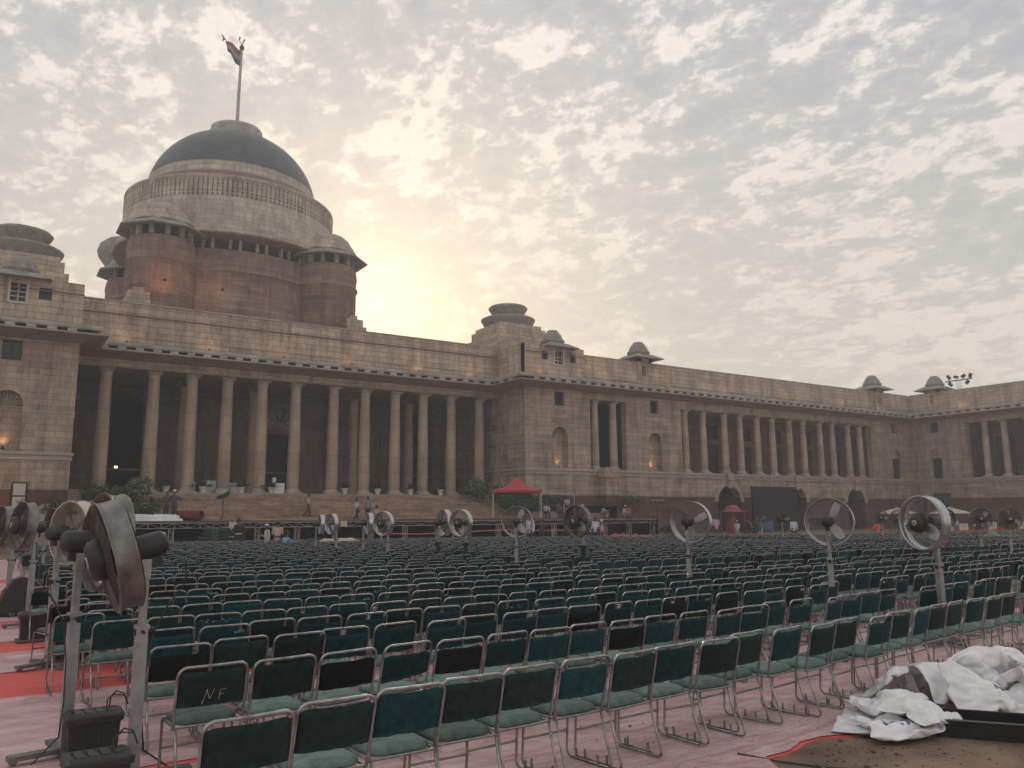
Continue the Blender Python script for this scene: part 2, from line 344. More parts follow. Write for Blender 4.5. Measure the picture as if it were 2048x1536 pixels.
# ------------------------------------------------------------------ the palace
PAL = thing('palace', 'long cream and red sandstone palace with a grey dome above its columned portico', 'palace', (CX, 72.5, 0))
def part(mb, name, mats, parent=None, label=None):
    p = parent or PAL
    o = mb.build(name, mats, p)
    w = p.location if p is PAL else p.location + PAL.location
    if p is not PAL and p.parent is not PAL: w = w
    o.location = -w
    if label: o['label'] = label
    return o
def sub(mb, name, mats, par):       # sub-part of a part whose mesh is in world coordinates
    o = mb.build(name, mats, par); return o
def rect(u0, u1, z0, z1): return [(u0, z0), (u1, z0), (u1, z1), (u0, z1)]
def arch(u0, u1, z0, zt, n=14):
    r = (u1-u0)/2; c = (u0+u1)/2; zs = zt-r
    return [(u0, z0), (u1, z0)]+[(c+r*cos(pi*k/n), zs+r*sin(pi*k/n)) for k in range(n+1)]
class Plane3:
    def __init__(s, kind, v, sg=1): s.k, s.v, s.sg = kind, v, sg      # kind 'y': facade at Y=v, depth towards +Y; 'x': wall at X=v, depth towards sg*X
    def __call__(s, u, z, d=0): return Vector((u, s.v+d*s.sg, z)) if s.k == 'y' else Vector((s.v+d*s.sg, u, z))
def wall(mb, P, outer, holes, depth=.6, mat=0, back=None, rmat=None):
    polys = [[Vector((u, z, 0)) for u, z in outer]]+[[Vector((u, z, 0)) for u, z in h] for h, *_ in holes]
    flat = [p for q in polys for p in q]
    tris = tessellate_polygon(polys)
    mb.add([P(p.x, p.y) for p in flat], tris, mat)
    for h, d, *rest in holes:
        n = len(h)
        for i in range(n):
            a, b = h[i], h[(i+1) % n]
            mb.add([P(a[0], a[1]), P(b[0], b[1]), P(b[0], b[1], d), P(a[0], a[1], d)], [(0, 1, 2, 3)], mat if rmat is None else rmat)
        if rest and rest[0] is not None: mb.add([P(u, z, d) for u, z in h], [tuple(range(n))], rest[0])
ZS0, ZS1 = 6.2, 6.74          # string course
def niche_ribs(P, u, zt, r, d):
    mb = MB(); c = (u, zt-r)
    for k in range(11):
        a = pi*(k+.5)/11
        mb.bar(P(c[0]+.16*cos(a), c[1]+.16*sin(a), d-.05), P(c[0]+(r-.05)*cos(a), c[1]+(r-.05)*sin(a), d-.30), .085, h=.05)
    mb.bar(P(u-r, c[1]-.12, d-.06), P(u+r, c[1]-.12, d-.06), .09)
    return mb
def string(mb, P, u0, u1, e0=0, e1=0):
    for za, zb, o in ((6.2, 6.34, .10), (6.36, 6.52, .05), (6.54, 6.74, .16), (9.42, 9.52, .035), (9.62, 9.72, .045), (11.38, 11.44, .03)):
        a = P(u0-e0*o, za, -o); b = P(u1+e1*o, zb, .02)
        mb.box((min(a.x, b.x), min(a.y, b.y), za), (max(a.x, b.x), max(a.y, b.y), zb))
FY, PY = 67.8, 73.0           # wing wall plane, portico entablature plane
def wing(s):                  # s=+1: the right wing in view; s=-1: the left one, mostly outside the frame
    X = lambda u: CX+s*u
    P = lambda u, z, d=0: Vector((X(u), FY+d, z))
    uend = 87.18 if s > 0 else 95
    holes = []
    for un in ((24.35, 37.5, 83.2) if s > 0 else (24.35, 37.5)):
        if un != 83.2: holes.append((arch(un-1.0, un+1.0, 6.85, 11.12), .75, 0))
        else: holes.append((arch(un-.95, un+.95, 6.85, 11.0), .25, 0))
        holes.append((rect(un-.62, un+.62, 13.3, 14.78), .55, 1))
    holes.append((rect(28.35, 33.3, 6.8, 14.25), .8))
    holes.append((rect(41.6, 77.65, 6.8, 14.1), .8))
    for ua in (48.9, 61.1, 73.2): holes.append((arch(ua-1.9, ua+1.9, -.2, 5.4), .9))
    mb = MB(); wall(mb, P, rect(20.05, uend, -.3, 15.6), holes)
    # return wall beside the portico
    Pr = lambda y, z, d=0: Vector((X(20.05+d), y, z))
    wall(mb, Pr, rect(FY, 82, -.3, 15.6), [(rect(73.55, 74.25, 7.4, 9.9), .6, 1), (rect(73.55, 74.25, 11.0, 11.6), .5, 1)])
    part(mb, 'wing_wall', [M['facade'], M['glassdark']])
    # mouldings with openings cut out by stopping them at each niche
    mb = MB(); segs = [(20.05, uend)]
    for za, zb, o in ((6.2, 6.34, .10), (6.36, 6.5, .05), (6.54, 6.74, .16)): 
        a = (min(X(20.05-o), X(uend)), FY-o, za); b = (max(X(20.05-o), X(uend)), FY+.01, zb); mb.box(a, b)
        a = (min(X(20.05-o), X(20.06)), FY+.01, za); b = (max(X(20.05-o), X(20.06)), 81, zb); mb.box(a, b)
    for za, zb, o in ((9.40, 9.50, .035), (9.60, 9.72, .05), (11.36, 11.43, .03)):
        cuts = [(20.05-o, 23.35 if za < 11 else 24.0), (25.35 if za < 11 else 24.7, 28.35), (33.3, 36.5 if za < 11 else 37.2), (38.5 if za < 11 else 37.8, 41.6), (77.65, 82.2)] + ([(84.2, uend)] if s > 0 else [])
        for ua, ub in cuts: mb.box((min(X(ua), X(ub)), FY-o, za), (max(X(ua), X(ub)), FY+.01, zb))
        mb.box((min(X(20.05-o), X(20.06)), FY+.01, za), (max(X(20.05-o), X(20.06)), 81, zb))
    # niche and arch surrounds, circular medallions, plinth ledge
    def ring(u, z, r0, r1, a0, a1, o, n=20):
        for k in range(n):
            g0 = a0+(a1-a0)*k/n; g1 = a0+(a1-a0)*(k+1)/n
            q = [(u+r*cos(gg), z+r*sin(gg)) for r, gg in ((r0, g0), (r1, g0), (r1, g1), (r0, g1))]
            vs = [P(a, b, -o) for a, b in q]+[P(a, b, .01) for a, b in q]
            mb.add(vs, [(0, 1, 2, 3), (0, 1, 5, 4), (1, 2, 6, 5), (2, 3, 7, 6), (3, 0, 4, 7)])
    for un in (24.35, 37.5): ring(un, 10.12, 1.0, 1.12, 0, pi, .05)
    for ua in (48.9, 61.1, 73.2):
        ring(ua, 3.5, 1.9, 2.32, 0, pi, .10, 24); ring(ua, 3.5, 2.36, 2.5, 0, pi, .05, 24)
        c0, c1 = sorted((X(ua-.3), X(ua+.3))); mb.box((c0, FY-.34, 5.1), (c1, FY, 6.2)); c0, c1 = sorted((X(ua-.42), X(ua+.42))); mb.box((c0, FY-.5, 6.0), (c1, FY, 6.9))
    part(mb, 'string_courses', M['trim'])
    for um in (42.6, 55.0, 67.1, 79.0):
        mb = MB(); 
        ring(um, 5.15, .60, .68, 0, 2*pi, .06, 28); ring(um, 5.15, .0, .12, 0, 2*pi, .05, 8)
        part(mb, 'medallion', M['trim'])
    mb = MB(); c0, c1 = sorted((X(29.25), X(31.0))); mb.box((c0, FY-1.3, -.2), (c1, FY, 5.9)); c0, c1 = sorted((X(29.05), X(31.2))); mb.box((c0, FY-1.45, 5.9), (c1, FY-.1, 6.75)); mb.box((c0+.3, FY-1.2, 6.75), (c1-.3, FY-.2, 7.0))
    part(mb, 'pier', M['facade'])
    # rooms behind the openings
    def room(u0, u1, y1, zf, zc, doors, bm):
        mb = MB(); c0, c1 = sorted((X(u0), X(u1)))
        Pb = lambda u, z, d=0: Vector((X(u), y1+d, z))
        wall(mb, Pb, rect(u0, u1, zf, zc), [(h, .4, 1) for h in doors])
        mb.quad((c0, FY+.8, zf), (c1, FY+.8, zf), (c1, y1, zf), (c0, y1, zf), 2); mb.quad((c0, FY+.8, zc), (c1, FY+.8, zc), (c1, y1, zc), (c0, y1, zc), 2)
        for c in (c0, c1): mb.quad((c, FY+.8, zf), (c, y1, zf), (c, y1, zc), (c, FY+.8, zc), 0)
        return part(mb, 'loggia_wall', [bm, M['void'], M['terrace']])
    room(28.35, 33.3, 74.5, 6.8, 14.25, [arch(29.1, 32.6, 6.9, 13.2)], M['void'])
    doors = []
    for i in range(6):
        c = 44.6+i*6.02; doors += [rect(c-1.1, c+.9, 6.9, 10.6), rect(c-1.1, c+.9, 11.3, 13.0)]
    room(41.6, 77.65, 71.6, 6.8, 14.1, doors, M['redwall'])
    for ua in (48.9, 61.1, 73.2):
        mb = MB(); c0, c1 = sorted((X(ua-1.9), X(ua+1.9)))
        mb.lathe([(1.9, 0), (1.9, 1)], n=14, a0=0, a1=pi)
        mb = MB(); prof = arch(ua-1.9, ua+1.9, -.2, 5.4)
        for i in range(len(prof)):
            a, b = prof[i], prof[(i+1) % len(prof)]; mb.add([P(a[0], a[1], .9), P(b[0], b[1], .9), P(b[0], b[1], 9), P(a[0], a[1], 9)], [(0, 1, 2, 3)])
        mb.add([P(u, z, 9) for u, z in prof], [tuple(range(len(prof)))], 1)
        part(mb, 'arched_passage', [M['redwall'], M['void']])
    for un in (24.35, 37.5): part(niche_ribs(lambda u, z, d: Vector((X(u), FY+d, z)), un, 11.12, 1.0, .75), 'shell_fluting', M['trim'])
    # windows set in the small openings
    for un in (24.35, 37.5):
        mb = MB(); c = X(un)
        for a, b in (((c-.62, 13.3), (c-.62, 14.78)), ((c+.62, 13.3), (c+.62, 14.78)), ((c-.62, 13.33), (c+.62, 13.33)), ((c-.62, 14.75), (c+.62, 14.75)), ((c, 13.3), (c, 14.78))):
            mb.bar((a[0], FY+.4, a[1]), (b[0], FY+.4, b[1]), .07)
        part(mb, 'window_frame', M['darkwood'])
    if s > 0:
        mb = MB(); c = X(83.2); mb.box((c-.62, FY+.1, 6.9), (c+.62, FY+.22, 9.7)); part(mb, 'door', M['darkwood'])
wing(1); wing(-1)
# columns
def column(x, y, z0, z1, r0, r1, nm='column'):
    mb = MB(); H = z1-z0; n = 24
    prof = [(r0*1.0, z0+.42), (r0*.985, z0+.42+H*.3), (r0*.5+r1*.5, z0+.42+H*.6), (r1, z1-.62)]
    mb.lathe(prof, (x, y, 0), n); o = part(mb, nm, M['column'])
    mb = MB(); w = r0*1.36; mb.box((x-w, y-w, z0), (x+w, y+w, z0+.16)); mb.lathe([(w*.98, z0+.16), (w, z0+.22), (w*.96, z0+.30), (r0*1.12, z0+.33), (r0*1.14, z0+.40), (r0*1.0, z0+.43)], (x, y, 0), n)
    sub(mb, 'base', M['trim'], o)
    mb = MB(); w = r1*1.36; mb.lathe([(r1, z1-.62), (r1*1.1, z1-.58), (r1*1.02, z1-.54), (r1*1.04, z1-.36), (r1*1.28, z1-.24), (r1*1.34, z1-.16)], (x, y, 0), n); mb.box((x-w, y-w, z1-.16), (x+w, y+w, z1))
    sub(mb, 'capital', M['trim'], o)
    return o
PC = [7.4, 11.1, 14.2, 17.2, 20.3, 23.4, 27.1, 30.3, 33.5, 36.6, 39.8, 43.2]
for x in PC: column(x, 74.0, 4.07, 14.3, .55, .45)
for x in (14.4, 20.7, 29.1+1.7, 37.0): column(x, 78.2, 4.07, 14.3, .52, .43)
for x in (6.6, 43.9): pass
for x in (50.5+3.9, 54.0+2.95): column(x, FY+.75, 6.78, 14.28, .44, .37)
WC = [67.75, 70.7, 74.3, 77.0, 80.1, 82.9, 86.2, 88.9, 92.3, 94.9, 98.3, 100.9]
for x in WC: column(x, FY+.75, 6.78, 14.12, .43, .36)
# portico: back wall, ceiling, entablature, terrace, stairs
mb = MB(); Pb = lambda u, z, d=0: Vector((u, 82+d, z))
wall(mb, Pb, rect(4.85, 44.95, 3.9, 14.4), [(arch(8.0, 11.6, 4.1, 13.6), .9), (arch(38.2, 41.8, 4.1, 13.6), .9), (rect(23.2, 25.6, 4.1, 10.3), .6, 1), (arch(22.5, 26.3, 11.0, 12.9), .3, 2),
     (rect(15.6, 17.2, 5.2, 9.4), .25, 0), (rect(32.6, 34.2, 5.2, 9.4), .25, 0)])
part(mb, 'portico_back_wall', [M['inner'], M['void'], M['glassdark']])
mb = MB()
for c in (9.8, 40.0):
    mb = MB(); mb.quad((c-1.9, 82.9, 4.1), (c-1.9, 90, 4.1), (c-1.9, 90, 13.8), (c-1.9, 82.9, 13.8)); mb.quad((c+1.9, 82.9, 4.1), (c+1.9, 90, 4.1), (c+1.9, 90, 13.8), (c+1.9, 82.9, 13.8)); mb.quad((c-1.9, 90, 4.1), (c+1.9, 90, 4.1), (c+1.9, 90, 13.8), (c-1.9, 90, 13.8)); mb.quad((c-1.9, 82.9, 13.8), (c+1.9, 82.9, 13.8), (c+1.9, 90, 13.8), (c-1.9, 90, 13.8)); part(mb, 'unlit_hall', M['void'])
mb = MB()
for c, w, z1 in ((24.4, 1.45, 10.3),):
    mb.box((c-w-.25, 81.8, 4.1), (c-w+.15, 82, z1)); mb.box((c+w-.15, 81.8, 4.1), (c+w+.25, 82, z1)); mb.box((c-w-.4, 81.7, z1), (c+w+.4, 82, z1+.35)); mb.box((c-w-.55, 81.6, z1+.35), (c+w+.55, 82, z1+.5))
for x in (6.3, 13.2, 19.4, 29.6, 35.8, 43.4): mb.box((x-.45, 81.75, 4.1), (x+.45, 82, 14.3))
mb.box((4.9, 81.7, 13.6), (44.9, 82, 13.85)); mb.box((4.9, 81.9, 6.3), (44.9, 82, 6.5))
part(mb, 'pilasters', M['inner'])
mb = MB()
for k in range(7):
    a = pi*k/6; mb.bar((24.4, 82.2, 11.05), (24.4+1.8*cos(a), 82.2, 11.05+1.8*sin(a)), .07)
part(mb, 'fanlight_bars', M['whitewood'])
mb = MB()
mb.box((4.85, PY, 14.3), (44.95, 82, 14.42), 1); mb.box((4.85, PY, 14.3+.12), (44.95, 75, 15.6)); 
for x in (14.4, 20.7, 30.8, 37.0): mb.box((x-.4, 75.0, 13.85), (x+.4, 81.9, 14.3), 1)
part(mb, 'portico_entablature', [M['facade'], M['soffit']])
mb = MB(); mb.box((4.85, 72.45, 3.2), (44.95, 82.6, 4.07)); mb.box((8.2, 72.25, 3.9), (41.6, 72.45, 4.075)); part(mb, 'terrace_floor', M['terrace'])
mb = MB(); NS = 26
for k in range(NS):
    t = k/NS; z1 = 4.05*(1-t)-.0; y1 = 72.45-t*13.0; hw = 16.2+4.2*t**1.3
    mb.box((CX-hw, y1-13.0/NS-.02, max(0, z1-.32)-.05), (CX+hw, y1, z1-.155+.0))
part(mb, 'staircase', M['paving'])
for s in (1, -1):
    mb = MB(); X = lambda u: CX+s*u
    pts = [(16.0, 72.4, 4.0), (20.05, 72.4, 4.0), (20.05, 59.4, .25), (20.2, 59.4, .25)]
    top = [(X(16.4), 72.4, 4.25), (X(20.05), 72.4, 4.25), (X(24.5), 59.2, .8), (X(20.6), 59.2, .8)]
    mb.add(top+[(p[0], p[1], -.1) for p in top], [(0, 1, 2, 3), (0, 3, 7, 4), (3, 2, 6, 7), (2, 1, 5, 6), (1, 0, 4, 5)])
    part(mb, 'planting_bank', M['terrace'])
# eaves, swept round the facade line
path = [(-70, FY), (4.85, FY), (4.85, PY), (44.95, PY), (44.95, FY), (112.08, FY), (112.08, -5)]
def sweep(prof, path, mat_name, name):
    n = len(path); nor = []
    for i in range(n-1):
        d = Vector((path[i+1][0]-path[i][0], path[i+1][1]-path[i][1])).normalized(); nor.append(Vector((d.y, -d.x)))
    mb = MB(); rows = []
    for i, p in enumerate(path):
        a = nor[max(0, i-1)]; b = nor[min(n-2, i)]; m = (a+b) if i not in (0, n-1) else a
        m = m/ (m.dot(a)) if i not in (0, n-1) else m
        rows.append([Vector((p[0]+m.x*o, p[1]+m.y*o, z)) for o, z in prof])
    k = len(prof)
    for i in range(n-1):
        for j in range(k):
            j2 = (j+1) % k; mb.add([rows[i][j], rows[i+1][j], rows[i+1][j2], rows[i][j2]], [(0, 1, 2, 3)])
    return mb
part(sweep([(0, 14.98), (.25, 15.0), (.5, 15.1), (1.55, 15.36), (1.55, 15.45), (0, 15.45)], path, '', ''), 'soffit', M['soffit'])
part(sweep([(1.45, 15.37), (1.78, 15.41), (1.78, 15.47), (1.15, 15.62), (1.0, 15.62), (1.0, 15.46)], path, '', ''), 'eave_slab', M['chajja'])
part(sweep([(0, 15.62), (.98, 15.62), (.98, 15.84), (1.30, 15.86), (1.36, 15.98), (1.38, 16.16), (1.2, 16.2), (0, 16.3)], path, '', ''), 'cornice', M['lip'])
DT = []
for i in range(len(path)-1):
    a, b = Vector(path[i]), Vector(path[i+1]); d = (b-a); L = d.length; d.normalize(); nr = Vector((d.y, -d.x)); k = int(L/1.3)
    for j in range(k):
        c = a+d*((j+.5)*L/k)+nr*1.12; DT.append((c.length if c.x > -8 else 999, c, Matrix.Rotation(atan2(d.y, d.x), 3, 'Z')))
DT.sort(key=lambda q: q[0]); mbr = MB()
for n_, (_, c, q) in enumerate(DT):
    mb = MB() if n_ < 100 else mbr; mb.obox((c.x, c.y, 15.74), .62, .28, .22, q)
    if n_ < 100: part(mb, 'dentil_block', M['lip'])
part(mbr, 'dentil_blocks', M['lip'])['kind'] = 'stuff'
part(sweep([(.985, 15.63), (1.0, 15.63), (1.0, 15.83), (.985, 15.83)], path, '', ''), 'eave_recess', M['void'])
# attic parapets
def attic(P, u0, u1, zt, holes=(), band=None, th=.7, cap=True, nm='attic_wall'):
    mb = MB(); wall(mb, P, rect(u0, u1, 16.15, zt), [(h, th) for h in holes])
    wall(mb, lambda u, z, d=0: P(u, z, th-d), rect(u0, u1, 16.15, zt), [(h, .01) for h in holes])
    for u in (u0, u1): mb.add([P(u, 16.15), P(u, zt), P(u, zt, th), P(u, 16.15, th)], [(0, 1, 2, 3)])
    mb.add([P(u0, zt), P(u1, zt), P(u1, zt, th), P(u0, zt, th)], [(0, 1, 2, 3)])
    part(mb, nm, M['attic'])
Y = lambda y: (lambda u, z, d=0: Vector((u, y+d, z)))
Xp = lambda x, s=1: (lambda u, z, d=0: Vector((x+s*d, u, z)))
dorm = lambda c: rect(c-.34, c+.34, 17.5, 18.6)
attic(Y(FY+.05), 52.5, 112.2, 18.92, [dorm(61.1), rect(104.6, 105.2, 17.6, 18.6)])
attic(Y(PY+.05), 4.6, 45.2, 19.83)
attic(Y(FY-.02), 44.93, 52.55, 19.55, [rect(48.75, 49.75, 17.65, 19.2), rect(47.05, 47.9, 18.0, 18.9), rect(50.6, 51.45, 18.0, 18.9)])
attic(Xp(44.93), FY, PY+.4, 19.55); attic(Xp(52.55, -1), FY, 78, 19.55)
attic(Y(FY-.02), -2.75, 4.87, 19.55, [rect(.1, 1.1, 17.65, 19.2), rect(1.9, 2.75, 18.0, 18.9), rect(-1.6, -.75, 18.0, 18.9)])
attic(Xp(4.87, -1), FY, PY+.4, 19.55); attic(Xp(-2.75), FY, 78, 19.55)
attic(Y(FY+.05), -70, -2.7, 18.92)
attic(Xp(112.13), 20, FY+.8, 18.92, [rect(64.0, 64.55, 17.5, 18.6)])
mb = MB(); mb.box((4.9, PY-.015, 18.70), (44.9, PY+.06, 18.85)); mb.box((44.90, FY-.05, 18.66), (52.6, FY, 18.76)); mb.box((-2.8, FY-.05, 18.66), (4.9, FY, 18.76))
part(mb, 'maroon_band', M['band'])
mb = MB()
mb.box((52.7, FY-.03, 16.66), (112.0, FY+.06, 16.71)); mb.box((4.9, PY-.03, 16.95), (44.9, PY+.06, 17.0)); mb.box((52.6, FY-.03, 18.92), (112.0, FY+.9, 19.02)); mb.box((4.7, PY-.04, 19.83), (45.1, PY+.9, 19.93))
mb.box((-70, FY-.03, 18.92), (-2.8, FY+.9, 19.02)); mb.box((112.1, 20, 18.92), (113.0, FY-.1, 19.02))
part(mb, 'parapet_coping', M['trim'])
for c in (49.25, .6):            # latticed attic windows of the two pavilions
    mb = MB()
    for x in (c-.55, c-.02, c+.5): mb.box((x-.04+.02, FY+.12, 17.65), (x+.04+.02, FY+.2, 19.2))
    for z in (17.68, 18.05, 18.42, 19.17): mb.box((c-.5, FY+.12, z-.04), (c+.5, FY+.2, z+.04))
    mb.box((c-.62, FY-.1, 17.5), (c+.62, FY+.1, 17.62)); mb.box((c-.66, FY-.07, 17.5), (c-.5, FY+.02, 19.3)); mb.box((c+.5, FY-.07, 17.5), (c+.66, FY+.02, 19.3))
    part(mb, 'attic_window', M['whitewood'])
    mb = MB(); mb.box((c-.5, FY+.35, 17.5), (c+.5, FY+.4, 19.3)); mb.box((c-2.3, FY+.35, 17.9), (c-1.1, FY+.4, 19)); mb.box((c+1.1, FY+.35, 17.9), (c+2.3, FY+.4, 19)); part(mb, 'attic_glass', M['glassdark'])
# roof slabs and the mass of the building
mb = MB(); mb.box((-70, FY+.9, 14.6), (4.85, 130, 16.4)); mb.box((45, FY+.9, 14.6), (113, 100, 16.4)); mb.box((4.85, PY+.9, 14.6), (45, 140, 16.4)); mb.box((113, 20, 14.6), (140, 100, 16.4)); mb.box((-70, 129, 0), (113, 130, 14.6)); mb.box((139, 20, 0), (140, 100, 14.6)); part(mb, 'roof', M['terrace'])
# right-hand cross wing
mb = MB(); P = Xp(112.08)
wall(mb, P, rect(18, FY, -.3, 15.6), [(arch(63.45, 65.15, 6.85, 11.0), .25, 0), (rect(63.7, 64.9, 13.3, 14.78), .55, 1), (rect(47.6, 59.8, 6.8, 14.25), .8), (rect(28, 40, 6.8, 14.25), .8)])
part(mb, 'cross_wing_wall', [M['facade'], M['glassdark']])
mb = MB(); mb.box((112.2, 63.75, 6.9), (112.3, 64.85, 9.7)); part(mb, 'door', M['darkwood'])
mb = MB()
for za, zb, o in ((6.2, 6.34, .10), (6.36, 6.5, .05), (6.54, 6.74, .16), (9.6, 9.72, .05)):
    if za > 9: mb.box((112.08-o, 59.8, za), (112.09, 63.45, zb)); mb.box((112.08-o, 65.15, za), (112.09, FY-.06, zb)); mb.box((112.08-o, 18, za), (112.09, 47.6, zb))
    else: mb.box((112.08-o, 18, za), (112.09, FY-o, zb))
part(mb, 'string_courses', M['trim'])
mb = MB(); wall(mb, Xp(117), rect(27, 61, 6.8, 14.4), [(rect(56, 58.4, 7, 12.5), .4, 1), (rect(50.5, 53, 7, 12.5), .4, 1)]); mb.quad((112.9, 27, 6.8), (112.9, 61, 6.8), (117, 61, 6.8), (117, 27, 6.8), 2); mb.quad((112.9, 27, 14.25), (112.9, 61, 14.25), (117, 61, 14.25), (117, 27, 14.25), 2); mb.quad((112.9, 59.8, 6.8), (117, 59.8, 6.8), (117, 59.8, 14.3), (112.9, 59.8, 14.3)); mb.quad((112.9, 47.6, 6.8), (117, 47.6, 6.8), (117, 47.6, 14.3), (112.9, 47.6, 14.3))
part(mb, 'loggia_wall', [M['redwall'], M['void'], M['terrace']])
for y in (57.7, 55.2, 52.2, 49.7): column(112.85, y, 6.78, 14.25, .44, .37)

# roof pavilions (chhatris)
def chhatri(cx, cy, z=18.6, sc=1.0, nm='roof_kiosk'):
    mb = MB()
    for i in (-1, 1):
        for j in (-1, 1): mb.box((cx+i*.78-.25, cy+j*.78-.25, 16.3), (cx+i*.78+.25, cy+j*.78+.25, 19.45))
    mb.box((cx-1.03, cy-1.03, 19.0), (cx+1.03, cy+1.03, 19.5)); mb.box((cx-1.0, cy-1.0, 16.3), (cx+1.0, cy+1.0, 17.4))
    o = part(mb, nm, M['attic'])
    mb = MB(); e, e2 = 2.05*sc, 1.15
    vs = [(cx-e, cy-e, 19.42), (cx+e, cy-e, 19.42), (cx+e, cy+e, 19.42), (cx-e, cy+e, 19.42), (cx-e2, cy-e2, 19.95), (cx+e2, cy-e2, 19.95), (cx+e2, cy+e2, 19.95), (cx-e2, cy+e2, 19.95), (cx-e, cy-e, 19.36), (cx+e, cy-e, 19.36), (cx+e, cy+e, 19.36), (cx-e, cy+e, 19.36), (cx-1, cy-1, 19.5), (cx+1, cy-1, 19.5), (cx+1, cy+1, 19.5), (cx-1, cy+1, 19.5)]
    fs = [(4, 5, 6, 7)]
    for k in range(4):
        k2 = (k+1) % 4; fs += [(k, k2, 4+k2, 4+k), (k, 8+k, 8+k2, k2), (8+k, 12+k, 12+k2, 8+k2)]
    mb.add(vs, fs); sub(mb, 'eave', M['kiosk'], o)
    mb = MB(); mb.lathe([(1.2, 19.95), (1.2, 20.1), (1.3, 20.15), (1.25, 20.35), (1.08, 20.42), (1.08, 20.62), (1.0, 20.72), (.92, 20.95), (.72, 21.2), (.62, 21.24), (.62, 21.34), (.5, 21.46), (0, 21.56)], (cx, cy, 0), 28)
    sub(mb, 'small_dome', M['kiosk'], o)
for cx_, cy_ in ((61.1, FY+.9), (105.0, FY+.9), (113.2, 64.25)): chhatri(cx_, cy_)
for cx_ in (49.25, .6): chhatri(cx_, FY+1.1, nm='pavilion_kiosk')
# stepped towers with stone saucers
for cx_ in (49.15, .65):
    cy_ = 77.57; mb = MB()
    for h, z0, z1 in ((3.9, 16.2, 20.4), (3.45, 20.4, 21.9), (3.1, 21.9, 22.9), (2.75, 22.9, 23.4)): mb.box((cx_-h, cy_-h, z0), (cx_+h, cy_+h, z1))
    mb.box((cx_-3.9, 71.8, 16.2), (cx_+3.3, 73.7, 20.6))
    o = part(mb, 'stepped_tower', M['attic'])
    mb = MB(); mb.lathe([(2.55, 23.3), (2.75, 23.6), (3.12, 24.2), (3.16, 24.35), (2.9, 24.5), (0, 24.62)], (cx_, cy_, 0), 48)
    sub(mb, 'stone_saucer', M['kiosk'], o)
    mb = MB(); mb.lathe([(1.6, 24.5), (1.85, 25.0), (2.22, 25.6), (2.27, 25.75), (2.05, 25.95), (1.6, 25.8), (0, 25.7)], (cx_, cy_, 0), 48)
    sub(mb, 'stone_saucer', M['kiosk'], o)
# ------------------------------------------------------------------ the dome
DX, DY = 24.9, 109.5
mb = MB()
mb.box((DX-14.1, DY-14.1, 15), (DX+14.1, DY+14.1, 24.6))
for i in (-1, 1):
    for j in (-1, 1):
        for h, w_, z0, z1 in ((14.1, 2.6, 24.6, 25.9), (13.75, 2.2, 25.9, 26.9), (13.2, 1.5, 26.9, 27.5)):
            a_, b_ = sorted((DX+i*h, DX+i*(h-w_))); c_, d_ = sorted((DY+j*h, DY+j*(h-w_))); mb.box((a_, c_, z0), (b_, d_, z1))
part(mb, 'dome_platform', M['attic'])
mb = MB(); mb.lathe([(12.75, 25), (12.75, 29.0), (12.65, 30.9), (12.95, 31.0), (12.95, 31.25), (12.7, 31.35), (12.7, 31.8), (12.8, 31.85), (12.65, 32.1), (12.65, 33.75), (12.5, 33.9), (12.1, 33.9), (12.1, 33.4), (11, 33.3)], (DX, DY, 0), 96)
part(mb, 'red_drum', M['drum'])
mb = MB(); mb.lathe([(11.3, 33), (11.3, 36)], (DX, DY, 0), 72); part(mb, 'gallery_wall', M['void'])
mb = MB()
for k in range(48):
    a = 2*pi*k/48+(.0 if k % 2 else .035); q = Matrix.Rotation(a, 3, 'Z'); mb = MB(); mb.obox((DX+12.0*cos(a), DY+12.0*sin(a), 34.55), .34, .34, 1.7, q); part(mb, 'gallery_pier', M['drumtop'])
mb = MB(); mb.lathe([(11.2, 35.28), (12.3, 35.25), (14.2, 35.30)], (DX, DY, 0), 120); part(mb, 'drum_soffit', M['soffit'])  # shade under the drum put into a darker colour than the cream stone
mb = MB(); mb.lathe([(14.2, 35.30), (14.35, 35.32), (14.45, 35.5), (14.3, 35.62), (14.1, 35.7), (14.15, 36.05), (13.95, 36.15), (13.95, 36.5), (13.7, 36.6), (13.62, 37.3), (13.55, 37.35), (13.52, 39.05), (13.42, 39.15), (13.4, 40.2), (13.1, 40.2)], (DX, DY, 0), 120)
part(mb, 'cream_drum', M['drumtop'])
mb = MB(); NJ = 148
for k in range(NJ):
    a = 2*pi*k/NJ; q = Matrix.Rotation(a, 3, 'Z'); mb.obox((DX+13.25*cos(a), DY+13.25*sin(a), 41.35), .30, .39, 2.3, q)
    a += pi/NJ; q = Matrix.Rotation(a, 3, 'Z')
    for i in range(6): mb.obox((DX+13.23*cos(a), DY+13.23*sin(a), 40.25+i*.44), .26, .26, .20, q)
mb.lathe([(13.1, 42.45), (13.42, 42.45), (13.42, 42.95), (13.2, 43.05), (12.9, 43.02)], (DX, DY, 0), 120); mb.lathe([(13.1, 40.2), (13.4, 40.2), (13.4, 40.25), (13.1, 40.3)], (DX, DY, 0), 120)
part(mb, 'stone_lattice', M['drumtop'])
mb = MB(); mb.lathe([(12.85, 40), (12.85, 43.0), (11.6, 43.0)], (DX, DY, 0), 96); part(mb, 'lattice_backing', M['band'])
mb = MB(); mb.lathe([(13.1, 43.03), (12.85, 43.35), (11.32, 44.36)], (DX, DY, 0), 96, 1); mb.lathe([(11.32, 44.36), (11.32, 44.4), (11.0, 44.4), (10.85, 45.4), (10.62, 46.1), (10.4, 46.15)], (DX, DY, 0), 96, 0)
part(mb, 'dome_collar', [M['drumtop'], M['band']])
mb = MB(); prof = []
for k in range(22):
    t = radians(12.2+k*(73.0-12.2)/21); prof.append((10.95*cos(t), 43.9+10.05*sin(t)))
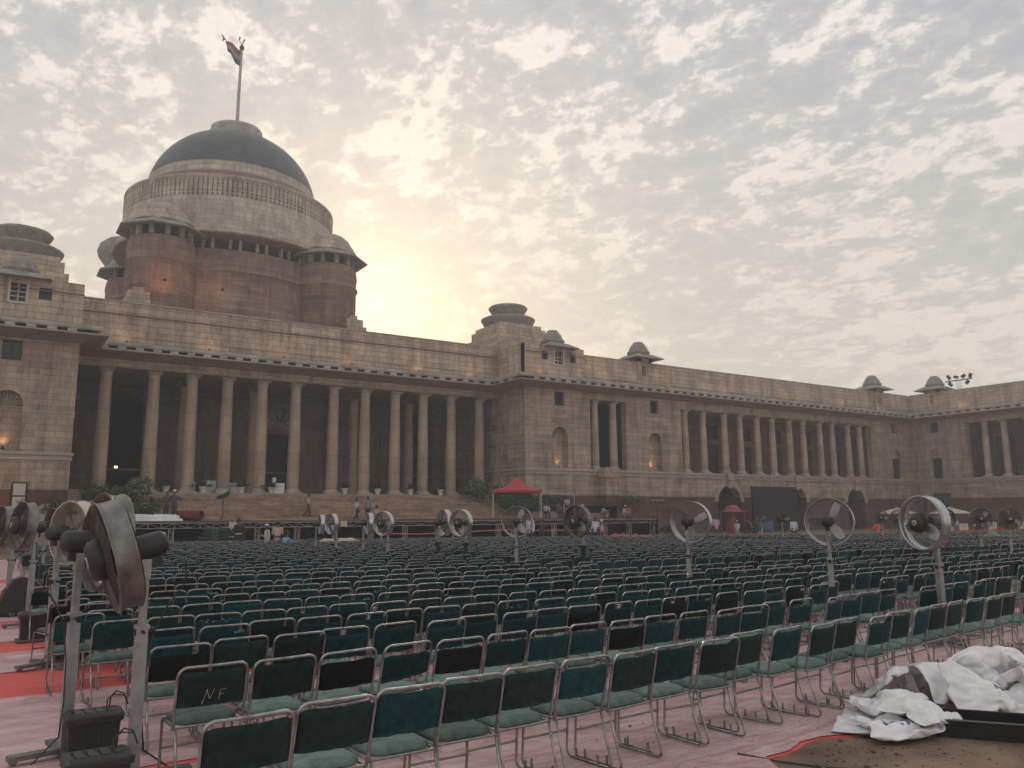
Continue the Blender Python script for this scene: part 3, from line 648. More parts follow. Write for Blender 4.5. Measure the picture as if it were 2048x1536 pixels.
mb.lathe(prof, (DX, DY, 0), 120); part(mb, 'dome', M['domemetal'])
mb = MB(); mb.lathe([(3.2, 53.2), (3.35, 53.5), (3.2, 53.7), (3.25, 54.0), (3.45, 54.6), (3.4, 54.95), (3.2, 55.0), (2.9, 54.7), (0, 54.6)], (DX, DY, 0), 64); part(mb, 'dome_crown', M['lip'])
for i in (-1, 1):
    for j in (-1, 1):
        tx, ty = DX+i*10.1, DY+j*10.1; mb = MB()
        mb.lathe([(3.75, 16), (3.75, 30.9), (3.95, 31.0), (3.95, 31.2), (3.75, 31.3), (3.75, 32.3), (3.85, 32.5), (3.7, 33.6), (3.5, 34.0), (3.0, 34.0)], (tx, ty, 0), 40)
        o = part(mb, 'corner_turret', M['drum'])
        mb = MB()
        for k in range(12):
            a = 2*pi*k/12; mb = MB(); mb.obox((tx+3.2*cos(a), ty+3.2*sin(a), 34.7), .5, .5, 1.8, Matrix.Rotation(a, 3, 'Z')); sub(mb, 'turret_pier', M['drumtop'], o)
        mb = MB(); e = 5.15; rr = Matrix.Rotation(pi/4*0, 3, 'Z')
        mb.lathe([(3.0, 35.3), (5.15, 34.85), (5.2, 34.95), (4.3, 35.55), (3.7, 35.9), (3.5, 36.1)], (tx, ty, 0), 8, smooth=False, a0=pi/8, a1=2*pi+pi/8)
        sub(mb, 'turret_eave', M['kiosk'], o)
        mb = MB(); mb.lathe([(3.75, 35.85), (3.6, 36.2), (3.45, 36.25), (3.3, 36.7), (3.1, 36.75), (3.0, 37.1), (2.6, 37.75), (1.9, 38.3), (1.0, 38.62), (0, 38.7)], (tx, ty, 0), 40)
        sub(mb, 'turret_dome', M['drumtop'], o)
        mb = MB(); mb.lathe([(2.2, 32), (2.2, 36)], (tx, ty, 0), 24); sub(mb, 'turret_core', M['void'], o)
mb = MB(); mb.lathe([(1.2, 30), (1.5, 35), (2.6, 37.0), (3.6, 38.4), (3.8, 39.2), (3.5, 40.2), (2.6, 41.0), (0, 41.3)], (13.8, 123.5, 0), 48)
part(mb, 'roof_saucer', M['kiosk'])
# flagpole on the crown of the dome
FP = thing('flagpole', 'tall thin flagpole standing on the crown of the dome, flying a tricolour flag', 'flagpole', (DX, DY, 54.6))
mb = MB(); mb.tube([(0, 0, 0), (0, 0, 5), (.1, 0, 12.6)], [.24, .22, .17], 10); mb.build('pole', M['polegrey'], FP)
mb = MB(); mb.lathe([(0, 12.5), (.3, 12.7), (.34, 13.1), (.16, 13.45), (.05, 13.6), (0, 13.9)], (.1, 0, 0), 12); mb.build('finial', M['gun'], FP)
mb = MB(); mb.tube([(.1, 0, 13.6), (-.15, 0, 13.85), (-.32, 0, 14.1), (-.2, 0, 14.5)], [.05, .05, .07, .13], 6); mb.tube([(.1, 0, 13.6), (.3, 0, 13.85), (.3, 0, 14.1), (.45, 0, 14.35)], [.05, .06, .1, .12], 6); mb.build('weathervane', M['gun'], FP)
def flag_mat():
    m, nt, b = newmat('tricolour_cloth'); t = nnode(nt, 'ShaderNodeUVMap'); sp = nnode(nt, 'ShaderNodeSeparateXYZ'); nt.links.new(t.outputs[0], sp.inputs[0])
    r = nnode(nt, 'ShaderNodeValToRGB'); r.color_ramp.interpolation = 'CONSTANT'; nt.links.new(sp.outputs[1], r.inputs[0]); e = r.color_ramp.elements
    e[0].position = 0; e[0].color = (.012, .05, .045, 1); e[1].position = .333; e[1].color = (.26, .26, .28, 1); x = e.new(.667); x.color = (.26, .06, .035, 1)
    dx = nmath(nt, 'MULTIPLY', nmath(nt, 'SUBTRACT', sp.outputs[0], .5), 1.5); dy = nmath(nt, 'SUBTRACT', sp.outputs[1], .5)
    rr = nmath(nt, 'SQRT', nmath(nt, 'ADD', nmath(nt, 'MULTIPLY', dx, dx), nmath(nt, 'MULTIPLY', dy, dy)))
    ringm = nmath(nt, 'MULTIPLY', nmath(nt, 'LESS_THAN', rr, .14), nmath(nt, 'GREATER_THAN', rr, .11))
    nt.links.new(nmix(nt, ringm, r.outputs[0], (.03, .04, .16)), b.inputs['Base Color']); b.inputs['Roughness'].default_value = .9
    return m
nx, ny = 16, 10; vs = []; uvs = []
for j in range(ny+1):
    for i in range(nx+1):
        u, v = i/nx, j/ny
        x = -2.1*u+.22*sin(u*4)*(1-v)+ .5*(1-v)*u; zq = 9.6+2.9*v + u*(1.1*v+1.9*(1-v)) + .10*sin(7*u+3*v)+(.35*sin(u*9)*u*(1-v)); yq = .3*sin(6*u+2*v)*u
        vs.append((x, yq, zq)); uvs.append((u, v))
mb = MB(); mb.add(vs, [(j*(nx+1)+i, j*(nx+1)+i+1, (j+1)*(nx+1)+i+1, (j+1)*(nx+1)+i) for j in range(ny) for i in range(nx)], 0, True)
fo = mb.build('flag', flag_mat(), FP); uvl = fo.data.uv_layers.new(name='UVMap')
for l in fo.data.loops: uvl.data[l.index].uv = uvs[l.vertex_index]
mb = MB(); mb.add([(-2.1, 0, 13.5), (-2.45, 0, 14.0), (-2.75, .1, 14.3), (-2.5, .1, 13.7), (-2.6, .1, 13.1), (-2.3, 0, 13.4), (-3.0, .1, 14.4)], [(0, 1, 2, 3), (0, 3, 4, 5), (2, 1, 6)]); mb.build('flag_tip', M['band'], FP)
# ------------------------------------------------------------------ chairs
def chair_meshes():
    parts = {}
    mb = MB(); top = []
    R_ = .06
    left = [(-.235, -.165, .42), (-.238, -.20, .60), (-.24, -.245, .80)]
    arcL = [(-.24+R_*(1-cos(t)), -.250-.012*sin(t), .80+.07*sin(t)) for t in (pi/8, pi/4, 3*pi/8, pi/2)]
    mid = [(x, -.262-.035*(1-(x/.18)**2), .87+.004*(1-(x/.18)**2)) for x in (-.12, -.04, .04, .12)]
    pts = left+arcL+mid+[(-x, y, z) for x, y, z in arcL[::-1]]+[(-x, y, z) for x, y, z in left[::-1]]
    mb.tube(pts, .0110, 7); parts['back_frame'] = mb.build('back_frame', M['steeltube'])
    for s, nm in ((-1, 'leg'), (1, 'leg')):
        mb = MB(); x = s*.222; p = [(x, -.17, .43), (x, -.22, .25), (x, -.285, .06), (x, -.285, .03), (x, -.262, .013), (x, 0, .013), (x, .19, .013), (x, .222, .03), (x, .235, .06), (x, .225, .25), (x, .215, .42), (x, .20, .43), (x, 0, .43)]
        mb.tube(p, .0098, 7, closed=True)
        for y in (-.13, .12): mb.tube([(x, y, .02), (x, y, .085)], .010, 6)
        parts[nm+str(s)] = mb.build('leg', M['steeltube'])
    mb = MB()
    mb.tube([(-.222, .228, .21), (.222, .228, .21)], .0105, 6)
    parts['stretcher'] = mb.build('stretcher', M['steeltube'])
    for nm, y_ in (('rail-1', -.17), ('rail1', .20)): mb = MB(); mb.tube([(-.222, y_, .43), (.222, y_, .43)], .0105, 6); parts[nm] = mb.build('seat_rail', M['steeltube'])
    # seat cushion: superellipse dome
    mb = MB(); n = 28; rings = [(1.0, .438), (1.04, .452), (1.03, .472), (.93, .485), (.65, .492), (.25, .494)]; vs = []
    for r, z in rings:
        for k in range(n):
            a = 2*pi*k/n; c, s_ = cos(a), sin(a); e = .45
            vs.append((.21*r*math.copysign(abs(c)**e, c), .025+.19*r*math.copysign(abs(s_)**e, s_), z))
    fs = [(i*n+k, i*n+(k+1) % n, (i+1)*n+(k+1) % n, (i+1)*n+k) for i in range(len(rings)-1) for k in range(n)]
    vs.append((0, .025, .494)); fs += [((len(rings)-1)*n+k, (len(rings)-1)*n+(k+1) % n, len(vs)-1) for k in range(n)]; fs.append(tuple(range(n))[::-1])
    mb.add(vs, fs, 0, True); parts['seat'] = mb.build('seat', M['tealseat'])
    def panel(mat, zt, torn=0, seed=0, droop=0):
        mb = MB(); nx, nz = 10, 6; th = .016; r = random.Random(seed); V = {}
        for sd in (-1, 1):
            for i in range(nx+1):
                for j in range(nz+1):
                    u = -1+2*i/nx; v = j/nz; z = .575+(zt-.575)*v
                    if j == nz: z += -.010*(1-u*u)-(.022 if abs(u) > .95 else 0) + (r.uniform(-.012, .004) if torn else r.uniform(-.003, .003))
                    if j == 0: z += r.uniform(-.006, .006)+droop*u
                    yb = -.185-.075*((z-.53)/.34) - .034*(1-u*u) + .006*noise.noise(Vector((u*2, v*3, seed)))
                    bul = th*(1-.6*abs(u)**6)*(1-.5*abs(2*v-1)**8)
                    V[sd, i, j] = len(mb.v); mb.v.append((u*.226, yb+sd*bul, z))
        def q(a, b, c, d): mb.f.append((a, b, c, d)); mb.m.append(0); mb.s.append(True)
        for i in range(nx):
            for j in range(nz):
                for sd in (-1, 1): q(V[sd, i, j], V[sd, i+1, j], V[sd, i+1, j+1], V[sd, i, j+1])
        for i in range(nx): q(V[-1, i, 0], V[-1, i+1, 0], V[1, i+1, 0], V[1, i, 0]); q(V[-1, i, nz], V[-1, i+1, nz], V[1, i+1, nz], V[1, i, nz])
        for j in range(nz): q(V[-1, 0, j], V[-1, 0, j+1], V[1, 0, j+1], V[1, 0, j]); q(V[-1, nx, j], V[-1, nx, j+1], V[1, nx, j+1], V[1, nx, j])
        if torn:
            for k in range(9):
                u = r.uniform(-.8, .8) if torn == 1 else r.uniform(.3, .85); z = zt+r.uniform(-.028, .004); yb = -.185-.075*((z-.53)/.34)-.034*(1-u*u)-.014
                w = r.uniform(.012, .045); h = r.uniform(.004, .011)
                mb.add([(u*.226-w/2, yb, z-h), (u*.226+w/2, yb-.004, z-h*r.uniform(.2, 1)), (u*.226+w/2, yb-.006, z+h*r.uniform(.2, 1)), (u*.226-w/3, yb-.008, z+h)], [(0, 1, 2, 3)], 1)
        return mb.build('backrest', [mat, M['foam']])
    P = [('dark teal', panel(M['teal'], .808)), ('near-black', panel(M['nearblack'], .80)), ('grey-green', panel(M['greygreen'], .84)), ('torn teal', panel(M['teal'], .81, 1, 5)), ('frayed teal', panel(M['teal'], .812, 2, 8)), ('saggy teal', panel(M['teal'], .79, 0, 3, .02)), ('tall teal', panel(M['teal'], .85, 0, 4))]
    return parts, P
CP, PANELS = chair_meshes()
hid = [o for o in CP.values()]+[o for _, o in PANELS]
for o in hid:
    for v_ in o.data.vertices: v_.co.x *= 1.085
DATA = {k: o.data for k, o in CP.items()}; PD = [(n, o.data) for n, o in PANELS]
for o in hid: bpy.data.objects.remove(o)
def make_chair(x, y, rz, variant, label, group='green chairs set out in rows', tilt=0):
    t = thing('banquet_chair', label, 'chair', (x, y, .024), rz, group)
    t.rotation_euler = (0, tilt, rz)
    for nm, key in (('back_frame', 'back_frame'), ('leg', 'leg-1'), ('leg', 'leg1'), ('stretcher', 'stretcher'), ('seat_rail', 'rail-1'), ('seat_rail', 'rail1'), ('seat', 'seat')):
        o = bpy.data.objects.new(nm, DATA[key]); COL.objects.link(o); o.parent = t
    o = bpy.data.objects.new('backrest', PD[variant][1]); COL.objects.link(o); o.parent = t
    return t
rows = [5.23, 6.85, 8.15, 9.25, 10.3, 11.5, 12.6, 13.75]
slope = lambda yb: (.105 if yb < 6 else .075 if yb < 9 else .055 if yb < 10 else .03 if yb < 12 else -.01 if yb < 16 else -.08 if yb < 20 else -.13 if yb < 26 else -.19)
y = 14.9
RB = rows[:]
while y < 41.3: RB.append(y); y += 1.16
def project(x, y, z):
    d = Vector((x, y, z-2.0)); k = d.dot(_f)
    return 1024+F*d.dot(_R)/k, 768+F*d.dot(_D)/k, k
rc = random.Random(11)
FANPOS = [(12.0, 7.3), (12.6, 9.2), (12.1, 12.2), (12.75, 16.95), (12.0, 18.7), (12.1, 22.1), (12.2, 23.3), (11.3, 26.0), (12.2, 29.3), (11.6, 31.7), (11.9, 33.5)]
chairs = []
for ri, yb in enumerate(RB):
    sl_ = slope(yb); pos_ = {0: 1.34, 1: 1.54, 2: 1.52, 3: 1.62, 4: 1.3, 5: 1.35}.get(ri, 1.3+rc.uniform(0, .35))
    if ri >= 8: yb2 = yb
    x = pos_
    gap = 0
    while x < 62:
        yy = yb+sl_*(x-1.5 if yb < 12 else x-12)
        if x > 11.4 and yb > 14.5: yy += 1.15*min(1, (x-11.4)/.8)
        px, py, k = project(x, yy, .6)
        if px > 2110: break
        jit = rc.gauss(0, .045)
        near = any(abs(x-fx) < .33 and abs(yy-fy) < .38 for fx, fy in FANPOS)
        lim = 43.5-.33*max(0, x-8)
        if not near and yy < lim and px > -60 and not (yb > 20 and 30.6 < x < 31.8):
            chairs.append([k, ri, x, yy+jit, math.atan(sl_)+rc.gauss(0, .055)])
        x += .535+rc.uniform(-.006, .016)
        if rc.random() < .012: x += .25
chairs.sort()
ONES = ['', 'first', 'second', 'third', 'fourth', 'fifth', 'sixth', 'seventh', 'eighth', 'ninth', 'tenth', 'eleventh', 'twelfth', 'thirteenth', 'fourteenth', 'fifteenth', 'sixteenth', 'seventeenth', 'eighteenth', 'nineteenth']
TENS = ['', '', 'twent', 'thirt', 'fort', 'fift', 'sixt', 'sevent', 'eight', 'ninet']
def ordinal(n):
    if n < 20: return ONES[n]
    return TENS[n//10]+('ieth' if n % 10 == 0 else 'y-'+ONES[n % 10])
big = chairs[:293]; rest = chairs[293:]
order = {}
for c in sorted(chairs, key=lambda c: (c[1], c[2])): order.setdefault(c[1], []).append(c)
for c in big:
    k, ri, x, yy, rz = c; col = order[ri].index(c)+1
    r = rc.random(); v = 0 if r < .42 else 1 if r < .52 else 2 if r < .60 else 3 if r < .67 else 4 if r < .78 else 5 if r < .90 else 6
    if ri == 0: v = [6, 2, 2, 6, 2, 2, 0, 2][col % 8]
    if ri == 1 and col == 1: v = 2
    if ri == 1 and col == 3: v = 1
    if ri == 2 and col in (1, 10, 13, 15): v = 1
    what = {0: 'dark teal chair', 1: 'near-black chair', 2: 'grey-green chair', 3: 'teal chair with torn back', 4: 'teal chair with frayed corner', 5: 'teal chair with low back panel', 6: 'teal chair with tall back panel'}[v]
    rown = 'nearest row' if ri == 0 else ordinal(ri+1)+' nearest row'
    lab = f'{what}, {ordinal(col)} from the left in the {rown}'
    t = make_chair(x, yy, rz, v, lab, tilt=rc.gauss(0, .006))
    if ri == 1 and col == 1:
        t['label'] = 'grey-green chair with NF chalked on its back, left end of the second row'
        mb = MB()
        def st(a, b, w=.006):
            f_ = lambda p: (p[0], -.185-.075*((p[1]-.53)/.34)-.034*(1-(p[0]/.226)**2)-.0185, p[1])
            mb.bar(f_(a), f_(b), w, h=.002)
        for a, b in (((-.075, .60), (-.045, .70)), ((-.052, .70), (-.022, .625)), ((-.022, .625), (.005, .70)), ((-.080, .595), (-.073, .622)), ((.045, .615), (.05, .685)), ((.05, .685), (.095, .69)), ((.047, .652), (.08, .655))): st(a, b, .007 if a[0] < .02 else .004)
        mb.build('chalk_letters', M['chalk'], t)
for i, (x, y, rz, lab) in enumerate(((.98, 13.2, .35, 'black-backed chair askew between a black tank and the left end of the rows'), (1.62-.25, 12.4, -.1, 'chair turned slightly away at the left edge of the rows behind the nearest fan pole'), (.95, 15.9, .1, 'farther of the two lone chairs beside the black tanks at the left aisle'), (1.0, 11.2, .05, 'nearer lone chair beside the left aisle, half hidden by the big fan'))):
    make_chair(x, y, rz, 1 if i % 2 == 0 else 0, lab)
# the farther chairs: past three hundred, one object
mb = MB(); rr = random.Random(5)
def far_chair(mb, x, y, rz, mi):
    c, s_ = cos(rz), sin(rz); z0 = .024
    T = lambda p: (x+c*p[0]-s_*p[1], y+s_*p[0]+c*p[1], z0+p[2])
    def bx(a, b, m):
        x0, y0, z0_ = a; x1, y1, z1 = b
        vs = [(x0,y0,z0_),(x1,y0,z0_),(x1,y1,z0_),(x0,y1,z0_),(x0,y0,z1),(x1,y0,z1),(x1,y1,z1),(x0,y1,z1)]
        mb.add([T(p) for p in vs], [(4,5,6,7),(0,1,5,4),(1,2,6,5),(2,3,7,6),(3,0,4,7)], m)
    zt = .842+rr.uniform(-.018, .012)
    vs = []
    for sd in (-.012, .012):
        for u in (-1, -.4, .4, 1): 
            for z in (.53, zt-(.02 if abs(u) == 1 else 0)): vs.append(T((u*.225, -.185-.22*(z-.53)-.034*(1-u*u)+sd, z)))
    fs = [(i*2, i*2+2, i*2+3, i*2+1) for i in range(3)]+[(8+i*2, 8+i*2+2, 8+i*2+3, 8+i*2+1) for i in range(3)]+[(i*2+1, i*2+3, 8+i*2+3, 8+i*2+1) for i in range(3)]
    mb.add(vs, fs, mi)
    bx((-.21, -.15, .44), (.21, .22, .50), 2)
    pts = [(-.238, -.19, .55), (-.24, -.247, .82), (-.215, -.257, .862), (-.17, -.266, .872), (0, -.292, .875), (.17, -.266, .872), (.215, -.257, .862), (.24, -.247, .82), (.238, -.19, .55)]
    mb.tube([T(p) for p in pts], .0105, 4, 3, caps=False)
    for sx in (-.222, .222):
        for a, b in (((sx, -.17, .43), (sx, -.28, 0)), ((sx, .2, .43), (sx, .235, 0))): mb.tube([T(a), T(b)], .012, 3, 3, caps=False)
    mb.tube([T((-.22, -.17, .43)), T((.22, -.17, .43))], .011, 3, 3, caps=False)
for k, ri, x, yy, rz in rest:
    r = rr.random(); far_chair(mb, x, yy, rz, 0 if r < .7 else 1 if r < .85 else 4)
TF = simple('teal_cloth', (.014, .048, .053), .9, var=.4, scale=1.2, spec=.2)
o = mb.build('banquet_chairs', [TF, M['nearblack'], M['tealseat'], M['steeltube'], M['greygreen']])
tag(o, 'teal chairs of the farther rows, massed all the way to the stage', 'chairs', 'green chairs set out in rows', 'stuff')

# ------------------------------------------------------------------ pedestal fans
def fan_parts(far=False):
    D = {}
    def fin(nm, mb, mats): o = mb.build(nm, mats); D[nm] = o.data; bpy.data.objects.remove(o)
    R_ = .42
    for nm, rm in (('chrome', M['rim_chrome']), ('rust', M['rim_rust']), ('white', M['whitewood'])):
        mb = MB(); mb.lathe([(R_+.014, -.095), (R_+.016, -.088), (R_, -.082), (R_-.004, 0), (R_, .082), (R_+.016, .088), (R_+.014, .095), (R_-.012, .088), (R_-.014, -.088), (R_+.014, -.095)], n=64, M=Matrix.Rotation(-pi/2, 3, 'X'))
        fin('rim_'+nm, mb, rm)
    for v_ in [D['rim_rust']]:
        for q_ in v_.vertices: q_.co.y *= .88
    for nm, y, wm in (('front', .094, 'wire'), ('rear', -.094, 'wire'), ('rustfront', .094, 'wiredark'), ('rustrear', -.094, 'wiredark')):
        mb = MB(); nsp = 40 if 'rust' not in nm else 14
        for k in range(nsp):
            a = 2*pi*k/nsp; mb.tube([(.1*cos(a), y+(.02 if y > 0 else -.02), .1*sin(a)), (.3*cos(a), y+(.012 if y > 0 else -.012), .3*sin(a)), (R_*cos(a), y-(.004 if y > 0 else -.004), R_*sin(a))], .0022, 4, caps=False)
        for r in ((.1, .2, .31) if 'rust' not in nm else [.1+.0125*i for i in range(26)]):
            mb.tube([(r*cos(2*pi*k/40), y+.02*(1-r/.42)*(1 if y > 0 else -1), r*sin(2*pi*k/40)) for k in range(40)], .0018, 4, closed=True)
        fin('grille_'+nm, mb, M[wm])
    mb = MB()
    mb.lathe([(0, .05), (.055, .045), (.06, -.02), (.05, -.04)], n=20, M=Matrix.Rotation(-pi/2, 3, 'X')); fin('hub', mb, M['gun'])
    mb = MB(); vs = []
    for i in range(7):
        t = i/6; r = .05+.32*t; w = .035+.055*sin(pi*min(1, t*.75+.12)); tw = radians(38-22*t)
        for j in (-1, -.3, .4, 1): vs.append((r, j*w*sin(tw)+.012*(1-j*j), j*w*cos(tw)+.03*t))
    mb.add(vs, [(i*4+j, i*4+j+1, i*4+4+j+1, i*4+4+j) for i in range(6) for j in range(3)], 0, True); fin('blade', mb, M['silver'])
    mb = MB(); Rm = Matrix.Rotation(-pi/2, 3, 'X'); mb.lathe([(0, -.37), (.072, -.365), (.095, -.33), (.098, -.13), (.09, -.10), (0, -.10)], n=28, M=Rm); 
    mb.box((-.035, -.30, -.17), (.035, -.2, -.08)); fin('motor_housing', mb, M['blackpl'])
    mb = MB(); mb.lathe([(0, .21), (.12, .205), (.15, .18), (.165, .11), (.15, .09), (0, .09)], n=32, M=Rm); fin('mist_disc', mb, M['blackpl'])
    mb = MB(); mb.lathe([(0, .216), (.045, .214), (.045, .205)], n=24, M=Rm); fin('badge', mb, M['creamcanvas'])
    mb = MB()
    for a, b in (((-.012, .22, -.024), (-.012, .22, .024)), ((-.012, .22, .024), (.012, .22, .017)), ((.012, .22, .017), (-.010, .22, .002)), ((-.010, .22, .002), (.015, .22, -.010)), ((.015, .22, -.010), (-.012, .22, -.024))): mb.bar(a, b, .006)
    fin('badge_mark', mb, M['gun'])
    mb = MB(); mb.box((-.042, -.042, .05), (.042, .042, 1.18)); mb.box((-.05, -.05, 1.16), (.05, .05, 1.19)); fin('pole', mb, M['polegrey'])
    for o_ in (1,): fin('dark_pole', mb, M['gun'])
    mb = MB(); mb.box((-.028, -.028, 1.15), (.028, .028, 1.62)); mb.box((-.04, -.035, 1.55), (.04, .035, 1.70)); fin('upper_pole', mb, M['polegrey'])
    mb = MB(); mb.tube([(-.10, 0, 1.14), (.12, 0, 1.14)], .012, 8); mb.tube([(.12, 0, 1.14), (.155, 0, 1.14)], .028, 10); mb.tube([(0, -.09, 1.14), (0, .05, 1.14)], .03, 10); fin('clamp', mb, M['gun'])
    mb = MB(); mb.box((-.05, -.42, .035), (.05, .42, .075)); mb.box((-.36, -.05, .036), (.36, .05, .074))
    for p in ((-.34, 0), (.34, 0), (0, -.38), (0, .38)): mb.tube([(p[0]-.02, p[1], .03), (p[0]+.02, p[1], .03)], .032, 12)
    fin('base', mb, M['rim_rust'])
    mb = MB(); mb.tube([(0, -.3, -.12+1.8), (.05, -.32, 1.5), (.12, -.2, 1.3), (.07, -.1, 1.1), (.10, -.07, .8), (.09, -.06, .45), (.16, -.1, .2), (.2, -.3, .03)], .007, 6); fin('cable', mb, M['blackpl'])
    return D
FD = fan_parts()
def make_fan(x, y, az, z=1.8, dia=.88, tilt=0, rim='chrome', disc=False, label='', spin=0, grp='pedestal fans on tall posts', posts='pole'):
    rz = -radians(az); t = thing('pedestal_fan', label, 'fan', (x, y, .024), rz, grp); s = dia/.88; h = z-.024
    def ch(nm, key, par=t, loc=None, M_=None, sc=None):
        o = bpy.data.objects.new(nm, FD[key]); COL.objects.link(o); o.parent = par
        if M_ is not None: o.matrix_local = M_
        if sc: o.scale = sc
        return o
    k = h/1.8
    ch('base', 'base'); p = ch('pole', posts, sc=(1, 1, k)); ch('upper_pole', 'upper_pole', sc=(1, 1, k)); c = ch('clamp', 'clamp'); c.location = (0, 0, 1.14*k-1.14)
    HM = Matrix.Translation((0, 0, h)) @ Matrix.Rotation(tilt, 4, 'X') @ Matrix.Translation((0, .22, 0)) @ Matrix.Scale(s, 4)
    ch('motor_housing', 'motor_housing', M_=HM)
    rr_ = ch('guard_rim', 'rim_'+rim, M_=HM)
    for nm, key in (('grille', 'grille_front' if rim == 'chrome' else 'grille_rustfront'), ('grille', 'grille_rear' if rim == 'chrome' else 'grille_rustrear')): ch(nm, key, rr_)
    ch('hub', 'hub', M_=HM)
    for i in range(3): ch('blade', 'blade', M_=HM @ Matrix.Rotation(spin+2*pi*i/3, 4, 'Y'))
    if disc:
        d = ch('mist_disc', 'mist_disc', M_=HM); b = ch('badge', 'badge', d); ch('badge_mark', 'badge_mark', d)
    o = ch('cable', 'cable'); o.scale = (1, 1, k)
    return t
make_fan(1.08, 7.02, 268, 1.78, .88, -.27, 'rust', True, 'big nearest fan with dented grey drum rim, its post rising beside the two black tanks', 0)
make_fan(.71, 8.15, 78, 1.80, .88, -.05, 'rust', False, 'second nearest fan, facing right behind the big drum-rimmed fan at the left', .5)
make_fan(.86, 13.0, 62, 1.80, .90, 0, 'white', False, 'fan with bright white rim and rusty mesh, behind the two nearest fans at the left', .2)
make_fan(.80, 18.0, 252, 1.84, .92, .10, 'rust', True, 'narrow-looking grey drum fan just left of the white-rimmed fan in the left aisle', .2)
make_fan(.50, 20.2, 254, 1.80, .92, .10, 'rust', True, 'leftmost grey drum fan of the left aisle, near the photo edge', .4)
make_fan(1.3, 24.5, 70, 1.84, .88, 0, 'rust', False, 'far small fan seen between the leftmost two drum fans of the left aisle', .4)
mid = [(12.2, 7.3, 282, 1.86, 1, 'nearest of the fans among the chairs at right, black mist disc with cream badge'),
 (12.65, 9.3, 62, 1.87, 0, 'fan among the chairs with its motor towards us, blades showing, left of the badged fan'),
 (12.2, 12.25, 66, 1.86, 0, 'chrome fan in front of the first archway, motor towards us, on a pale post'),
 (12.85, 17.0, 256, 1.86, 1, 'dark-posted fan with black mist disc, right of the red canopy'),
 (12.15, 18.75, 40, 1.85, 0, 'chrome fan facing away in front of the red canopy'),
 (12.3, 22.2, 252, 1.8, 1, 'right-hand fan of the dark-posted pair left of the red canopy'),
 (12.4, 23.4, 92, 1.8, 0, 'left-hand fan of the dark-posted pair left of the red canopy'),
 (11.4, 26.0, 248, 1.77, 1, 'right-hand fan of the pair below the three standing people on the steps'),
 (12.3, 29.3, 100, 1.75, 0, 'left-hand fan of the pair below the three standing people on the steps'),
 (11.65, 31.7, 262, 1.72, 0, 'right-hand fan of the small far pair below the man on the steps in yellow'),
 (11.95, 33.6, 100, 1.70, 0, 'left-hand fan of the small far pair below the man on the steps in yellow')]
for i, (x, y, az, z, d, lab) in enumerate(mid): make_fan(x-.24*sin(radians(az)), y-.24*cos(radians(az)), az, z, .84, 0, 'rust' if i == 3 else 'chrome', bool(d), lab, .35+i*.7, posts='dark_pole' if i in (3, 5, 6) else 'pole')
for i, (x, y, az, z, lab) in enumerate([(34.4, 21.7, 250, 1.79, 'dark fan just left of the badged fan, under the cream parasol'), (40.9, 26.8, 240, 1.8, 'dark fan between the man in orange and the cream parasol'), (36.4, 29.7, 60, 1.72, 'dark fan in front of the black screen'), (43.9, 33.8, 60, 1.62, 'smallest dark fan, at the right edge of the black screen'),
        (30.3, 15.95, 230, 1.81, 'dark fan between the two pale cards at the far right'), (29.8, 14.7, 236, 1.8, 'dark fan nearest the right edge of the photo'), (49.0, 42.0, 240, 1.6, 'tiny far fan left of the black screen'), (33.5, 19.0, 200, 1.8, 'dark fan turned edge-on beside the card stand at far right')]):
    make_fan(x-.22*sin(radians(az)), y-.22*cos(radians(az)), az, z, .78, 0, 'rust', True, lab, i)
# water tanks and a blower in the left aisle
def tank(x, y, rz, s, lab):
    t = thing('water_tank', lab, 'tank', (x, y, .024), rz, 'black water tanks of the mist fans'); t.scale = (s, s, s)
    mb = MB(); a, b, h = .20, .125, .34
    lo_ = [(-a*.9, -b*.9, .03), (a*.9, -b*.9, .03), (a*.9, b*.9, .03), (-a*.9, b*.9, .03)]; hi_ = [(-a, -b, h), (a, -b, h), (a, b, h), (-a, b, h)]
    mb.add(lo_+hi_, [(0, 3, 2, 1), (0, 1, 5, 4), (1, 2, 6, 5), (2, 3, 7, 6), (3, 0, 4, 7)])
    for i in range(5): xx = -a*.7+i*a*.35; mb.box((xx-.008, -b-.004, .06), (xx+.008, -b*.9, h-.03))
    mb.build('body', M['blackpl'], t)
    mb = MB(); n = 8
    def rr4(a, b, r, z):
        return [(sx*(a-r)+r*cos(q), sy*(b-r)+r*sin(q), z) for sx, sy, q0 in ((1, 1, 0), (-1, 1, pi/2), (-1, -1, pi), (1, -1, 3*pi/2)) for q in (q0, q0+pi/4, q0+pi/2)]
    lv = [rr4(a+.022, b+.022, .035, h-.045), rr4(a+.026, b+.026, .035, h), rr4(a+.022, b+.022, .035, h+.012), rr4(a-.005, b-.005, .03, h+.032), rr4(a-.02, b-.02, .03, h+.032), rr4(a-.028, b-.028, .03, h+.022)]
    K = 12
    for i in range(len(lv)-1): mb.add(lv[i]+lv[i+1], [(k, (k+1) % K, K+(k+1) % K, K+k) for k in range(K)], 0, False)
    mb.add(lv[-1], [tuple(range(K))])
    for i in range(4): xx = -.125+i*.083; mb.box((xx-.026, -b+.035, h+.015), (xx+.026, b-.035, h+.034))
    mb.build('lid', M['blackpl'], t)
    mb = MB(); mb.tube([(.12, .03, h+.03), (.125, .03, h+.12), (.16, .0, h+.17), (.22, -.02, h+.15), (.26, 0, h+.05)], .007, 6); mb.tube([(.10, .03, h+.03), (.10, .03, h+.10), (.15, .02, h+.14), (.24, .04, h+.12)], .006, 6); mb.build('hose', M['blackpl'], t)
    mb = MB(); mb.box((-a-.03, -b-.03, .005), (a+.03, b+.03, .03)); mb.build('trolley', M['rim_rust'], t)
    return t
